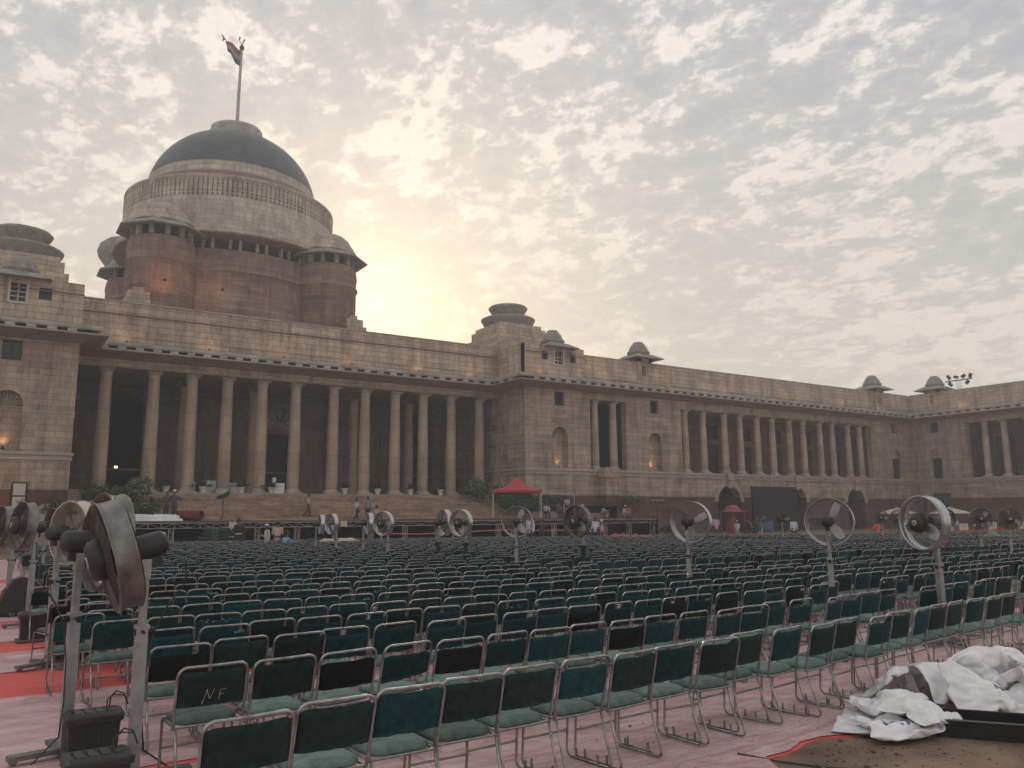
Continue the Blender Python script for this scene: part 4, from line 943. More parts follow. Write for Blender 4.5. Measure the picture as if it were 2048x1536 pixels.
tank(.79, 6.62, .06, .98, 'nearest black plastic water tank with slotted lid, at the foot of the big fan')
tank(.90, 8.0, .0, 1.0, 'black plastic water tank just behind the nearest one, hoses in its lid')
tank(1.16, 13.2, .1, 1.25, 'black water tank beside the post of the white-rimmed fan')
tank(.84, 15.9, .05, 1.25, 'black water tank standing alone in the left aisle before the blower')
tank(1.05, 21.8, .0, 1.25, 'small dark tank farther up the left aisle, behind the black blower')
t = thing('floor_blower', 'black curved snail-shaped floor blower in the left aisle behind the farthest-left tank', 'blower', (.72, 20.2, .024), .1)
mb = MB(); pr = [(-.42, .05), (.32, .05), (.36, .55), (.2, .72), (0, .78), (-.16, .72), (-.3, .5), (-.38, .25)]
mb.add([(x, -.2, z) for x, z in pr]+[(x, .2, z) for x, z in pr], [tuple(range(8)), tuple(range(15, 7, -1))]+[(i, (i+1) % 8, 8+(i+1) % 8, 8+i) for i in range(8)]); mb.build('housing', M['blackpl'], t)
mb = MB(); mb.tube([(-.35, 0, .04), (-.38, 0, .02)], .05, 8); mb.box((-.44, -.22, .02), (.38, .22, .06)); mb.build('base', M['blackpl'], t)
for yy in (-.18, .18):
    mb = MB(); mb.tube([(-.36, yy-.02, .03), (-.36, yy+.02, .03)], .05, 14); mb.build('wheel', M['gun'], t)
# ------------------------------------------------------------------ the stage
ST = thing('stage', 'long low stage on silver trusses between the chairs and the palace steps', 'stage', (26, 54, 0))
def spart(mb, name, mats, par=ST): o = mb.build(name, mats, par); o.location = -ST.location if par is ST else (0, 0, 0); return o
ZT = 1.80
mb = MB(); mb.box((6.2, 50, ZT-.10), (46, 58.5, ZT)); spart(mb, 'deck', M['redwall'] if False else M['bark'])
mb = MB(); mb.box((22.5, 50.2, ZT), (45.9, 58.4, ZT+.012)); spart(mb, 'deck_carpet', M['rollcarpet'])
mb = MB(); mb.quad((6.2, 51.6, 0), (46, 51.6, 0), (46, 51.6, ZT-.1), (6.2, 51.6, ZT-.1)); mb.quad((6.2, 50, 0), (6.2, 58.5, 0), (6.2, 58.5, ZT-.1), (6.2, 50, ZT-.1)); mb.quad((46, 50, 0), (46, 58.5, 0), (46, 58.5, ZT-.1), (46, 50, ZT-.1)); spart(mb, 'skirt', M['blackcloth'])
def truss_beam(a, b, w=.28, step=.62):
    mb = MB(); a = Vector(a); b = Vector(b); d = b-a; L = d.length; d.normalize(); up = Vector((0, 0, 1)) if abs(d.z) < .5 else Vector((1, 0, 0)); sd = d.cross(up).normalized()
    up2 = sd.cross(d)
    cs = [(i, j) for i in (-1, 1) for j in (-1, 1)]
    for i, j in cs: o_ = sd*i*w/2+up2*j*w/2; mb.tube([a+o_, b+o_], .026, 5)
    n = max(1, int(L/step)); 
    for k in range(n):
        t0 = L*k/n; t1 = L*(k+1)/n
        for i in (-1, 1):
            o0 = sd*i*w/2-up2*w/2; o1 = sd*i*w/2+up2*w/2
            mb.tube([a+d*t0+(o0 if k % 2 else o1), a+d*t1+(o1 if k % 2 else o0)], .015, 4, caps=False); mb.tube([a+d*t0+o0, a+d*t0+o1], .018, 4, caps=False)
    return mb
for i in range(8): spart(truss_beam((6.3+i*4.95, 50.15, ZT-.26), (6.3+(i+1)*4.95-.05, 50.15, ZT-.26)), 'truss_beam', M['truss'])
for i in range(17):
    x = 6.5+i*2.44; spart(truss_beam((x, 50.2, 0), (x, 50.2, ZT-.42), .24, .35), 'truss_leg', M['truss'])
for x in (12.3, 19.2, 26.1): 
    mb = MB(); mb.box((x-.22, 49.95, ZT-.42), (x+.22, 50.0, ZT-.05)); spart(mb, 'bracket_plate', M['creamcanvas'])
def T1(o, label, cat, group=None, kind=None, loc=None):
    if loc: o.location = loc
    tag(o, label, cat, group, kind); return o
# things on the stage
def crumple(nx, ny, w, d, h, seed, fn=None, edge=.12):
    vs = []; fs = []
    for j in range(ny+1):
        for i in range(nx+1):
            u, v = i/nx, j/ny; x = (u-.5)*w; y = (v-.5)*d
            e = min(1, min(u, 1-u, v, 1-v)/edge)
            q = Vector((x*1.2+seed, y*1.2, seed)); r = 1-abs(noise.noise(q*1.3))*2; r2 = 1-abs(noise.noise(q*3.1))*2; r3 = 1-abs(noise.noise(q*7))*2
            z = h*(e**.6)*(.25+.55*max(0, r)**1.5+.22*r2*.6+.08*r3)+.012
            x += .06*w*noise.noise(q*1.1+Vector((9, 0, 0))); y += .09*d*noise.noise(q*1.3+Vector((0, 7, 0)))
            vs.append((x, y, max(.01, z)))
    for j in range(ny):
        for i in range(nx): a = j*(nx+1)+i; fs.append((a, a+1, a+nx+2, a+nx+1))
    return vs, fs
mb = MB(); vs, fs = crumple(50, 22, 3.9, 2.4, .22, 3.3, edge=.05); mb.add([(a, b, c+(.22 if abs(a) < 1.8 and abs(b) < 1.0 else 0)) for a, b, c in vs], fs, 0, True)
T1(mb.build('dust_sheet', M['whitecloth']), 'crumpled white sheet spread on the left end of the stage', 'sheet', loc=(8.2, 54.6, ZT))
mb = MB(); mb.lathe([(.05, -1.0), (.30, -1.0), (.33, -.9), (.33, .9), (.30, 1.0), (.22, .98), (.22, .8), (.10, .8)], n=28, M=Matrix.Rotation(pi/2, 3, 'Y') @ Matrix.Scale(1, 3)); mb.tube([(-1.0+.0*k, .16*cos(k*.9)*(1-k/22), .16*sin(k*.9)*(1-k/22)) for k in range(20)], .02, 4)
T1(mb.build('carpet_roll', M['rollcarpet']), 'rolled-up dark red carpet lying on the stage beside two men', 'carpet roll', loc=(10.75, 55.2, ZT+.34)).rotation_euler.z = -.75
t = thing('light_stand', 'single dark lamp head on a thin stand at the stage front', 'light stand', (13.1, 56, ZT))
mb = MB(); mb.tube([(0, 0, 0), (0, 0, 1.45)], .03, 8); 
for k in range(3): a = 2*pi*k/3; mb.tube([(0, 0, .35), (.35*cos(a), .35*sin(a), .01)], .015, 5)
mb.build('stand', M['gun'], t)
mb = MB(); mb.obox((.02, 0, 1.62), .62, .3, .26, Matrix.Rotation(-.35, 3, 'Y')); mb.obox((.25, -.1, 1.78), .3, .05, .2, Matrix.Rotation(-.5, 3, 'Y')); mb.obox((-.3, 0, 1.5), .2, .3, .2); mb.build('lamp_head', M['greenboard'], t)
# pop-up canopy
t = thing('canopy_tent', 'red pop-up canopy with a pointed peak, standing on the right of the stage', 'canopy', (35.8, 55.3, ZT), -.569)
mb = MB(); n = 4; prof = [(2.0, 2.02), (2.0, 2.22), (1.35, 2.34), (.75, 2.62), (.35, 3.0), (0.03, 3.28)]
vs = []
for r, z in prof:
    for i, j in ((-1, -1), (1, -1), (1, 1), (-1, 1)):
        vs.append((i*r*.98, j*r*.78, z))
for i in range(len(prof)-1): mb.add(vs[i*4:i*4+8], [(k, (k+1) % 4, 4+(k+1) % 4, 4+k) for k in range(4)], 0, False)
mb.build('canopy', M['redcanvas'], t)
for i in (-1, 1):
    for j in (-1, 1): mb = MB(); mb.tube([(i*1.9, j*1.5, 0), (i*1.9, j*1.5, 2.1)], .035, 6); mb.build('leg', M['card'], t)
mb = MB(); mb.tube([(-1.9, -1.5, 2.03), (1.9, -1.5, 2.03)], .02, 4); mb.tube([(-1.9, 1.5, 2.03), (1.9, 1.5, 2.03)], .02, 4); mb.build('cross_bar', M['silver'], t)
mb = MB(); mb.tube([(37.5, 53.1, ZT+1.98), (43.2, 57.5, ZT+2.0)], .03, 5); mb.tube([(43.2, 57.5, ZT+2.0), (43.2, 57.5, ZT)], .03, 5)
o = mb.build('awning_bar', M['card']); T1(o, 'thin white bar running right from the red canopy to a post', 'bar')
# barrier tape, green board, low clutter at the stage foot
t = thing('barrier_tape', 'orange-red tape stretched between short posts in front of the stage, left of the canopy', 'barrier', (20.5, 47, 0))
mb = MB(); mb.tube([(0, 0, .98), (2.6, .1, .90), (5, .2, .96), (9.5, 0, 1.1)], .03, 5); mb.build('tape', M['tape'], t)
for x in (0, 5, 9.5): mb = MB(); mb.tube([(x, 0, 0), (x, 0, 1.1)], .04, 8); mb.lathe([(.16, 0), (.16, .03), (.04, .06)], (x, 0, 0), 12); mb.build('post', M['truss'], t)
t = thing('barrier_tape', 'pale pink tape on posts between the canopy fan and the dark fan', 'barrier', (30.5, 47.5, 0))
mb = MB(); mb.tube([(0, 0, 1.0), (3.2, 0, .97), (6.2, 0, 1.0)], .03, 5); mb.build('tape', M['tape'], t)
for x in (0, 3.2, 6.2): mb = MB(); mb.tube([(x, 0, 0), (x, 0, 1.1)], .05, 8); mb.lathe([(.16, 0), (.16, .03), (.04, .06)], (x, 0, 0), 12); mb.build('post', M['truss'], t)
t = thing('folded_seating', 'low dark green slatted stack of folded seating beside the guard in black', 'seating stack', (10.9, 47.2, 0))
for k in range(7):
    mb = MB(); w = 1.55-.05*k; mb.box((-w+.14*k*.6, -.5, .08+k*.19), (w, .5, .08+k*.19+.13)); mb.build('slat', M['greenboard'], t)
mb = MB()
for x, z in ((.55, 1.38), (.66, 1.38), (.5, .95), (.62, .95), (.72, .95), (.4, .70), (.5, .70), (.6, .45), (.5, .45), (.68, .5)): mb.box((x-.035, -.515, z-.03), (x+.035, -.50, z+.03))
mb.build('paint_marks', M['card'], t)
def cloth_thing(name, lab, cat, loc, w, d, h, mat, seed, group=None):
    mb = MB(); vs, fs = crumple(24, 14, w, d, h, seed); mb.add(vs, fs, 0, True); o = mb.build(name, M[mat]); return T1(o, lab, cat, group, loc=loc)
cloth_thing('folded_cloth', 'cream folded cloth laid over chair backs beside the man in blue', 'cloth', (14.6, 38.4, .78), 2.0, .7, .22, 'creamcanvas', 2.2)
cloth_thing('red_cloth', 'bright red cloth heap behind the last chairs, left of the big wheel', 'cloth', (40.2, 47, .1), 3.2, 1.2, .62, 'redcanvas', 6.1)
cloth_thing('red_cloth', 'smaller red cloth heap at the right end of the stage', 'cloth', (43.8, 48.5, .05), 2.6, 1.2, .5, 'pinkcanvas', 8.4)
cloth_thing('garland_heap', 'yellow-green heap of garlands lying on chairs at far right', 'garlands', (43.6, 22.4, .62), 1.5, .6, .62, 'leafpale', 1.4)
# stacked risers right of the stage: pale stone blocks and benches
for i, (x, y, w, d, h, lab) in enumerate(((40.5, 58.4, 3.0, .8, .55, 'low tan stone bench behind the seated people'), (44.6, 56.6, 2.6, .9, .42, 'tan slab on the right end of the stage'), (50.5, 60.5, 7.5, 1.0, 1.6, 'long tan wall block under the mast of lights'), (47.3, 63.5, 4.5, 1.0, 3.0, 'dark red box shape behind the man in the orange shirt'))):
    mb = MB(); z = ZT if y < 58.45 else 0; mb.box((-w/2, -d/2, 0), (w/2, d/2, h-.08)); mb.box((-w/2-.05, -d/2-.05, h-.08), (w/2+.05, d/2+.05, h))
    T1(mb.build('stone_block', M['terrace'] if i != 3 else M['pinkcanvas']), lab, 'stone block', loc=(x, y, z))
t = thing('open_crate', 'big black open-sided crate behind the people sitting at the right of the stage', 'crate', (46.0, 57.2, ZT-1.8))
mb = MB(); mb.box((-1.3, -.6, 0), (1.3, .6, .1)); mb.box((-1.3, -.6, 2.75), (1.3, .6, 2.85)); mb.box((-1.3, -.6, .1), (-1.2, .6, 2.75)); mb.box((1.2, -.6, .1), (1.3, .6, 2.75)); mb.box((-1.2, .5, .1), (1.2, .6, 2.75)); mb.box((-.9, -.3, 1.9), (.9, .5, 2.7)); mb.build('box', M['blackcloth'], t)
t = thing('cabinet_frame', 'narrow upright frame with a white and red border behind the seated people', 'frame', (44.2, 60.8, ZT))
mb = MB(); 
for a, b in (((-.3, .2), (-.3, 1.15)), ((.3, .2), (.3, 1.15)), ((-.3, .2), (.3, .2)), ((-.3, 1.15), (.3, 1.15))): mb.bar((a[0], 0, a[1]), (b[0], 0, b[1]), .09)
mb.build('border', M['card'], t); mb = MB(); mb.box((-.27, .02, .2), (.27, .06, 1.12)); mb.build('panel', M['redcanvas'], t)
t = thing('rack', 'dark equipment rack with pale side panels beside the white-bordered frame', 'rack', (43.1, 61.2, ZT))
mb = MB(); mb.box((-.9, -.3, 0), (.9, .3, 1.1)); mb.build('body', M['blackcloth'], t)
for x in (-.72, -.2): mb = MB(); mb.box((x-.09, -.34, .35), (x+.09, -.30, 1.0)); mb.build('panel', M['card'], t)
# light mast, cannons, sentry box, screen, umbrellas, loudspeaker tower
t = thing('light_mast', 'thin mast with three floodlights, in front of the red plinth right of the stage', 'light mast', (55.2, 60, 0))
mb = MB(); mb.tube([(0, 0, 0), (0, 0, 3.2)], .06, 8); mb.bar((-.85, 0, 3.15), (.85, 0, 3.15), .07); mb.build('mast', M['gun'], t)
for k in range(3): mb = MB(); mb.obox((-.65+k*.6, -.1, 3.32), .42, .16, .30, Matrix.Rotation(.5, 3, 'X')); mb.build('floodlight', M['silver'], t)
def cannon(x, y, rz, lab, sc=1.0):
    t = thing('field_gun', lab, 'cannon', (x, y, 0), rz, 'old field guns on the forecourt'); t.scale = (sc, sc, sc)
    for sx in (-.72, .72):
        mb = MB(); R_ = .66
        mb.lathe([(R_-.09, -.04), (R_-.02, -.04), (R_-.02, .04), (R_-.09, .04), (R_-.09, -.04)], (sx, 0, R_), 36, M=Matrix.Rotation(pi/2, 3, 'Y'))
        for k in range(12): a = 2*pi*k/12; mb.bar((sx, .1*cos(a), R_+.1*sin(a)), (sx, (R_-.06)*cos(a), R_+(R_-.06)*sin(a)), .045)
        mb.lathe([(0, -.09), (.11, -.08), (.11, .08), (0, .09)], (sx, 0, R_), 14, M=Matrix.Rotation(pi/2, 3, 'Y')); o = mb.build('wheel', M['gun'], t)
        mb = MB(); mb.lathe([(R_-.02, -.05), (R_, -.05), (R_, .05), (R_-.02, .05)], (sx, 0, R_), 36, M=Matrix.Rotation(pi/2, 3, 'Y')); mb.build('tyre', M['silver'], o)
    mb = MB(); mb.tube([(0, .5, .86), (0, .2, .85), (0, -.9, .98), (0, -.95, .98)], [.15, .14, .09, .11], 16); mb.tube([(0, .5, .86), (0, .6, .86)], [.08, .05], 12); mb.build('barrel', M['gun'], t)
    mb = MB(); mb.tube([(-.72, 0, .66), (.72, 0, .66)], .05, 8); mb.build('axle', M['brass'], t)
    mb = MB(); mb.bar((-.16, .1, .72), (-.1, 1.9, .12), .12); mb.bar((.16, .1, .72), (.1, 1.9, .12), .12); mb.bar((-.2, .4, .62), (.2, .4, .62), .1); mb.box((-.3, .2, .45), (.3, 1.0, .75)); mb.build('carriage', M['gun'], t)
cannon(55.9, 59, 1.0, 'old field gun with spoked wheels, left of the chrome fan before the first arch', 1.0)
cannon(67.2, 59, .15, 'old field gun seen end-on between two pale-rimmed wheels, before the first arch', 1.0)
t = thing('sentry_shelter', 'red domed sentry shelter on thin posts, in front of the first arch', 'shelter', (67.0, 61.2, 0)); t.scale = (.9, .9, .97)
mb = MB(); mb.lathe([(1.75, 2.34), (1.78, 2.40), (1.25, 2.48), (.95, 2.55), (.88, 2.75), (.65, 2.98), (.35, 3.10), (0, 3.14)], n=28); mb.lathe([(1.75, 2.34), (1.2, 2.42), (0, 2.45)], n=28); mb.build('roof', M['pinkcanvas'], t)
for i in (-1, 1):
    for j in (-1, 1): mb = MB(); mb.tube([(i*.95, j*.95, 0), (i*.95, j*.95, 2.42)], .08, 8); mb.build('post', M['pinkcanvas'], t)
mb = MB(); mb.box((-.6, -.6, 0), (.6, .6, .35)); mb.box((-.5, -.4, .35), (.1, .5, 2.2)); mb.build('booth', M['pinkcanvas'], t)
t = thing('video_screen', 'large blank black screen standing in front of the middle arch', 'screen', (76.2, 63.2, 0))
mb = MB(); mb.box((-3.75, -.15, .35), (3.75, .15, 5.15)); mb.build('panel', simple('switched_off_screen', (.018, .020, .022), .35, var=.08, scale=.5), t)
mb = MB(); 
for x in (-3.2, 0, 3.2): mb.bar((x, .3, 0), (x, .3, 5.0), .1); mb.bar((x, .3, 2.5), (x, 1.8, 0), .08)
mb.bar((-3.75, .25, .2), (3.75, .25, .2), .12); mb.bar((-3.7, 0, .0), (-3.7, 0, .4), .1); mb.bar((3.7, 0, 0), (3.7, 0, .4), .1); mb.build('frame', M['gun'], t)
mb = MB(); c_ = .035
for k in range(1, 6): mb.box((-3.75+7.5*k/6-.006, -.155, .35), (-3.75+7.5*k/6+.006, -.15, 5.15))
for k in range(1, 5): mb.box((-3.75, -.156, .35+4.8*k/5-.006), (3.75, -.15, .35+4.8*k/5+.006))
mb.build('panel_seams', M['gun'], t)
def parasol(x, y, lab, z=2.0, r=1.9):
    t = thing('parasol', lab, 'parasol', (x, y, 0), .3, 'cream square parasols by the far wall')
    mb = MB(); e = r; pr = [(e, z), (e*.55, z+.32), (.28, z+.56)]
    vs = [(i*q, j*q, zz_) for q, zz_ in pr for i, j in ((-1, -1), (1, -1), (1, 1), (-1, 1))]
    for i in range(2): mb.add(vs[i*4:i*4+8], [(k, (k+1) % 4, 4+(k+1) % 4, 4+k) for k in range(4)])
    mb.add([(i*.3, j*.3, z+.62) for i, j in ((-1, -1), (1, -1), (1, 1), (-1, 1))]+[(0, 0, z+.74)], [(0, 1, 4), (1, 2, 4), (2, 3, 4), (3, 0, 4)]); mb.build('canopy', M['creamcanvas'], t)
    mb = MB(); mb.tube([(0, 0, 0), (0, 0, z+.6)], .035, 8); mb.build('pole', M['bark'], t)
parasol(87.0, 55, 'cream parasol left of the badged fan, before the last arch'); parasol(89.0, 50, 'cream parasol right of the badged fan, under the loudspeaker')
t = thing('loudspeaker_tower', 'black loudspeaker box hung on a slim tower, right of the badged fan', 'loudspeaker', (96.4, 55, 0))
mb = MB(); mb.box((-.78, -.6, 2.75), (.78, .6, 4.45)); mb.build('speaker_box', M['blackpl'], t)
for o_, nm in ((truss_beam((0, .8, 0), (0, .8, 5.2), .35, .45), 'mast'), (truss_beam((-.7, .2, 4.75), (.7, .2, 4.75), .35, .35), 'top_truss')): o_.build(nm, M['truss'], t)
mb = MB()
for k in range(4): a = pi/4+k*pi/2; mb.bar((0, .8, .3), (1.2*cos(a), .8+1.2*sin(a), .04), .08)
mb.build('outrigger', M['truss'], t)
t = thing('roof_light_rig', 'small rig of dark spotlights on the roof of the right-hand wing', 'light rig', (114.0, 61.2, 16.4)); t.scale = (.8, .8, .97)
truss_beam((0, 0, 0), (0, 0, 4.2), .5, .5).build('mast', M['truss'], t)
mb = MB(); mb.bar((0, -2.4, 4.3), (0, 2.4, 4.3), .14); mb.build('cross_bar', M['gun'], t)
for y_, z_ in ((-2.1, 4.75), (-.9, 4.8), (.4, 4.8), (1.7, 4.9), (-1.5, 3.85), (1.5, 3.85)): mb = MB(); mb.obox((0, y_, z_), .5, .65, .38, Matrix.Rotation(.5*y_, 3, 'X')); mb.bar((0, y_, 4.3), (0, y_, z_), .08); mb.build('spotlight', M['gun'], t)
t = thing('notice_board', 'small blue board on legs in front of the black screen', 'board', (59.0, 50, 0), -.55)
mb = MB(); mb.box((-.62, -.03, .62), (.62, .03, 1.42)); mb.build('board', M['blue'], t); mb = MB(); mb.bar((-.6, 0, 0), (-.6, 0, 1.5), .05); mb.bar((.6, 0, 0), (.6, 0, 1.5), .05); mb.build('legs', M['silver'], t)
for i, (x, y, z, lab) in enumerate(((54.8, 30, 1.1, 'leftmost pale card on a stand at far right'), (54.5, 28, 1.22, 'middle pale card on a stand at far right'), (54.2, 26, 1.25, 'pale card at the very right edge of the photo'))):
    t = thing('sign_card', lab, 'sign', (x, y, 0), -1.0, 'pale section cards on stands'); mb = MB(); mb.box((-.26, -.01, z-.2), (.26, .01, z+.22)); mb.build('card', M['card'], t); mb = MB(); mb.tube([(0, .02, 0), (0, .02, z)], .02, 6); mb.lathe([(.16, 0), (.16, .03), (.03, .05)], n=12); mb.build('stand', M['gun'], t)
    mb = MB(); 
    for k, w in enumerate((.15, .18, .12)): mb.box((-w, -.014, z+.1-k*.09), (w, -.011, z+.125-k*.09))
    mb.build('print_lines', M['pinkcanvas'], t)
mb = MB(); mb.box((-5, -.3, 0), (9, .3, .95)); mb.box((-5.05, -.35, .95), (9.05, .35, 1.0)); o = T1(mb.build('counter', M['terracotta']), 'long low brown counter behind the last chairs at far right', 'counter', loc=(62, 33.0, 0)); o.rotation_euler.z = -.5
for i, x in enumerate((0, 1.9, 3.4, 5.6)):
    mb = MB(); mb.lathe([(.09, 0), (.14, .2), (.12, .2), (0, .18)], n=12); T1(mb.build('bowl', M['white']), ['first', 'second', 'third', 'fourth'][i]+' small pale bowl from the left on the brown counter', 'bowl', 'pale bowls on the counter', loc=(60.2+x*.88, 34.0-x*.48, 1.0))
# framed lamp panel at the left
t = thing('lamp_panel', 'tall black-framed stand of four pale panels against the red plinth at far left', 'panel stand', (1.65, 62, 0), .1)
mb = MB()
for x in (-.42, .42): mb.bar((x, 0, 0), (x, 0, 4.3), .07); mb.bar((x, .5, 0), (x, .3, 4.3), .07)
for z in (.6, 1.6, 2.62, 3.45, 4.3): mb.bar((-.42, 0, z), (.42, 0, z), .07)
mb.build('frame', M['gun'], t)
for z0, z1 in ((.65, 1.55), (1.65, 2.56), (2.68, 3.4), (3.5, 4.25)): mb = MB(); mb.box((-.36, -.02, z0), (.33, .03, z1)); mb.build('panel', M['card'], t)
mb = MB(); mb.tube([(-.12, -.06, 3.15), (.02, -.06, 3.0), (.1, -.06, 2.75)], .03, 5); mb.tube([(.02, -.06, 3.0), (.18, -.06, 3.12), (.22, -.06, 3.3)], .03, 5); mb.build('dark_mark', M['gun'], t)
mb = MB(); mb.box((-12, -1, 0), (6.9, 5, 1.15)); mb.box((-12.1, -1.1, 1.15), (7.0, 5, 1.3)); T1(mb.build('ledge_wall', M['terrace']), 'low tan ledge wall in front of the red plinth at the left', 'wall', loc=(0, 59, 0))
# white covered furniture on the terrace
for x, y, w, h, lab in ((16.7, 75.5, 1.7, 1.15, 'white dust-sheeted furniture between two columns, left of centre'), (14.6, 75.6, .9, 1.15, 'white dust-sheeted piece partly behind the third column'), (18.4, 75.4, .8, 1.0, 'narrow sheeted piece behind the fourth column')):
    mb = MB(); mb.lathe([(w*.72, 0), (w*.70, h*.7), (w*.62, h), (0, h*1.02)], n=8, smooth=False, a0=pi/8, a1=2*pi+pi/8); o = T1(mb.build('covered_furniture', M['whitecloth']), lab, 'covered furniture', loc=(x, y, 4.07)); o.scale.y = .6
t = thing('lectern', 'white lectern with a raised back panel, between the fifth and sixth columns', 'lectern', (21.9, 73.3, 4.07)); mb = MB(); mb.box((-.45, -.3, 0), (.45, .3, .95)); mb.build('stand', M['white'], t); mb = MB(); mb.box((-.5, .15, .95), (-.2, .3, 1.45)); mb.build('back_panel', M['white'], t)
def lit(x, y, z, dx, dy, dz, e, lab, sz=.16, ang=95, r=.06):
    t = thing('floodlight', lab, 'lamp', (x, y, z), 0, 'small warm floodlights on the palace'); d = Vector((dx, dy, dz)).normalized(); q = d.to_track_quat('-Z', 'Y')
    mb = MB(); mb.obox((0, 0, 0), sz, sz*.8, sz*.7, q.to_matrix()); mb.build('housing', M['gun'], t)
    mb = MB(); mb.obox(d*sz*.37, sz*.8, sz*.6, .015, q.to_matrix()); mb.build('lamp_glass', M['lampglow'], t)
    l = bpy.data.lights.new('lamp_beam', 'SPOT'); l.energy = e; l.color = (1, .56, .24); l.spot_size = radians(ang); l.spot_blend = 1.0; l.shadow_soft_size = r
    o = bpy.data.objects.new('lamp_beam', l); COL.objects.link(o); o.parent = t; o.location = d*sz*.45; o.rotation_euler = q.to_euler()
    return t
ord_ = ['first', 'second', 'third', 'fourth', 'fifth', 'sixth', 'seventh', 'eighth', 'ninth', 'tenth', 'eleventh', 'twelfth']
lit(49.25, 68.1, 7.0, .1, .45, 1, 26, 'floodlight in the shell niche nearest the portico, right side'); lit(62.3, 68.1, 7.0, -.3, .5, 1, 30, 'floodlight in the second shell niche right of the portico'); lit(.55, 68.1, 7.0, .0, .5, 1, 26, 'floodlight in the shell niche at the left edge', .22)
lit(.2, 66.0, 1.35, 0, 1, 1.0, 200, 'floodlight at the left edge, reddening the low plinth'); 
for i, x in enumerate((8.5, 15, 21.5, 28, 35, 41.5)): lit(x, PY-1.15, 16.3, 0, .8, .6, 20, ord_[i]+' floodlight from the left on the portico ledge', .14, 120)
for i, x in enumerate((46.8, 55.8, 64.5, 74, 85, 96)): lit(x, FY-1.15, 16.3, 0, .8, .6, 14, ord_[i]+' floodlight from the left on the right wing ledge', .14, 120)
lit(115.5-4.6, 60, 16.3, 1, 0, .6, 22, 'floodlight on the ledge of the far right wing', .14, 120)
for i, x in enumerate((72.6, 78.6, 84.6, 90.6, 96.6)): lit(x, FY+.35, 6.95, .0, .25, 1, 36, ord_[i]+' floodlight from the left among the columns of the right wing', .14, 60)
lit(14.2, 92.3, 27.6, .1, 1, .35, 190, 'floodlight at the foot of the left corner turret of the dome', .3, 100); lit(20.5, 93.0, 27.6, -.2, 1, .25, 160, 'floodlight on the dome platform, centre left', .3, 100)
lit(9.6, 82.6, 6.6, 0, -1, .1, 3, 'small lit lamp in the dark arched doorway at left', .34, 60)
# ------------------------------------------------------------------ plants
def foliage(mb, blobs, n, size, seed, mats=(0, 1), up=.3, asp=2.4):
    r = random.Random(seed); tot = sum(b[3]*b[4]*b[5] for b in blobs)
    for cx, cy, cz, rx, ry, rz in blobs:
        k = max(4, int(n*rx*ry*rz/tot))
        for _ in range(k):
            while True:
                p = Vector((r.uniform(-1, 1), r.uniform(-1, 1), r.uniform(-1, 1)))
                if .2 < p.length < 1: break
            p = p*(.55+.45*r.random()**.4)/max(p.length, .55)*p.length**.5
            c = Vector((cx+p.x*rx, cy+p.y*ry, cz+p.z*rz))
            d = Vector((r.gauss(0, 1), r.gauss(0, 1), r.gauss(up, .8))).normalized(); s_ = d.orthogonal().normalized(); s_.rotate(Matrix.Rotation(r.uniform(0, 6.3), 3, d)); L = size*r.uniform(.6, 1.3); w = L/asp
            mb.add([c-d*L/2, c+s_*w/2+d*.03*L, c+d*L/2, c-s_*w/2], [(0, 1, 2, 3)], mats[0] if r.random() < .7 else mats[1 % len(mats)] if r.random() < .75 else mats[-1])
def bush(x, y, z, rx, ry, h, lab, seed, mats, n=700, size=.22, group=None, flowers=0, pot=False, cat='bush'):
    t = thing('flowering_bush' if flowers else 'bush', lab, cat, (x, y, z), 0, group); r = random.Random(seed)
    bl = [(0, 0, h*.5, rx*.8, ry*.8, h*.5)]+[(r.uniform(-.6, .6)*rx, r.uniform(-.6, .6)*ry, h*r.uniform(.35, .85), rx*r.uniform(.25, .5), ry*r.uniform(.25, .5), h*r.uniform(.18, .35)) for _ in range(7)]
    mb = MB(); foliage(mb, bl, n, size, seed, mats=(0, 1)); mb.build('foliage', [M[m] for m in mats], t)
    if flowers:
        mb = MB()
        for _ in range(flowers):
            b = r.choice(bl[1:]); a = r.uniform(0, 6.3); q = r.uniform(.3, 1.05); mb.lathe([(0, 0), (.06, .02), (.05, .06), (0, .07)], (b[0]+q*b[3]*cos(a), b[1]-abs(q*b[4]*sin(a)), b[2]+b[5]*r.uniform(.1, 1.1)), 5)
        mb.build('blossom', M['flower'], t)
    mb = MB()
    for k in range(5): mb.tube([(0, 0, -.1), (r.uniform(-.3, .3)*rx, r.uniform(-.3, .3)*ry, h*.5), (r.uniform(-.6, .6)*rx, r.uniform(-.6, .6)*ry, h*.85)], [.03, .02, .008], 5)
    mb.build('stems', M['bark'], t)
    if pot: mb = MB(); mb.lathe([(.16, -.35), (.24, 0), (.26, 0), (.22, -.04)], n=14); mb.build('pot', M['terracotta'], t)
    return t
GR = 'bushes banked beside the right of the steps'; GL = 'bushes banked beside the left of the steps'
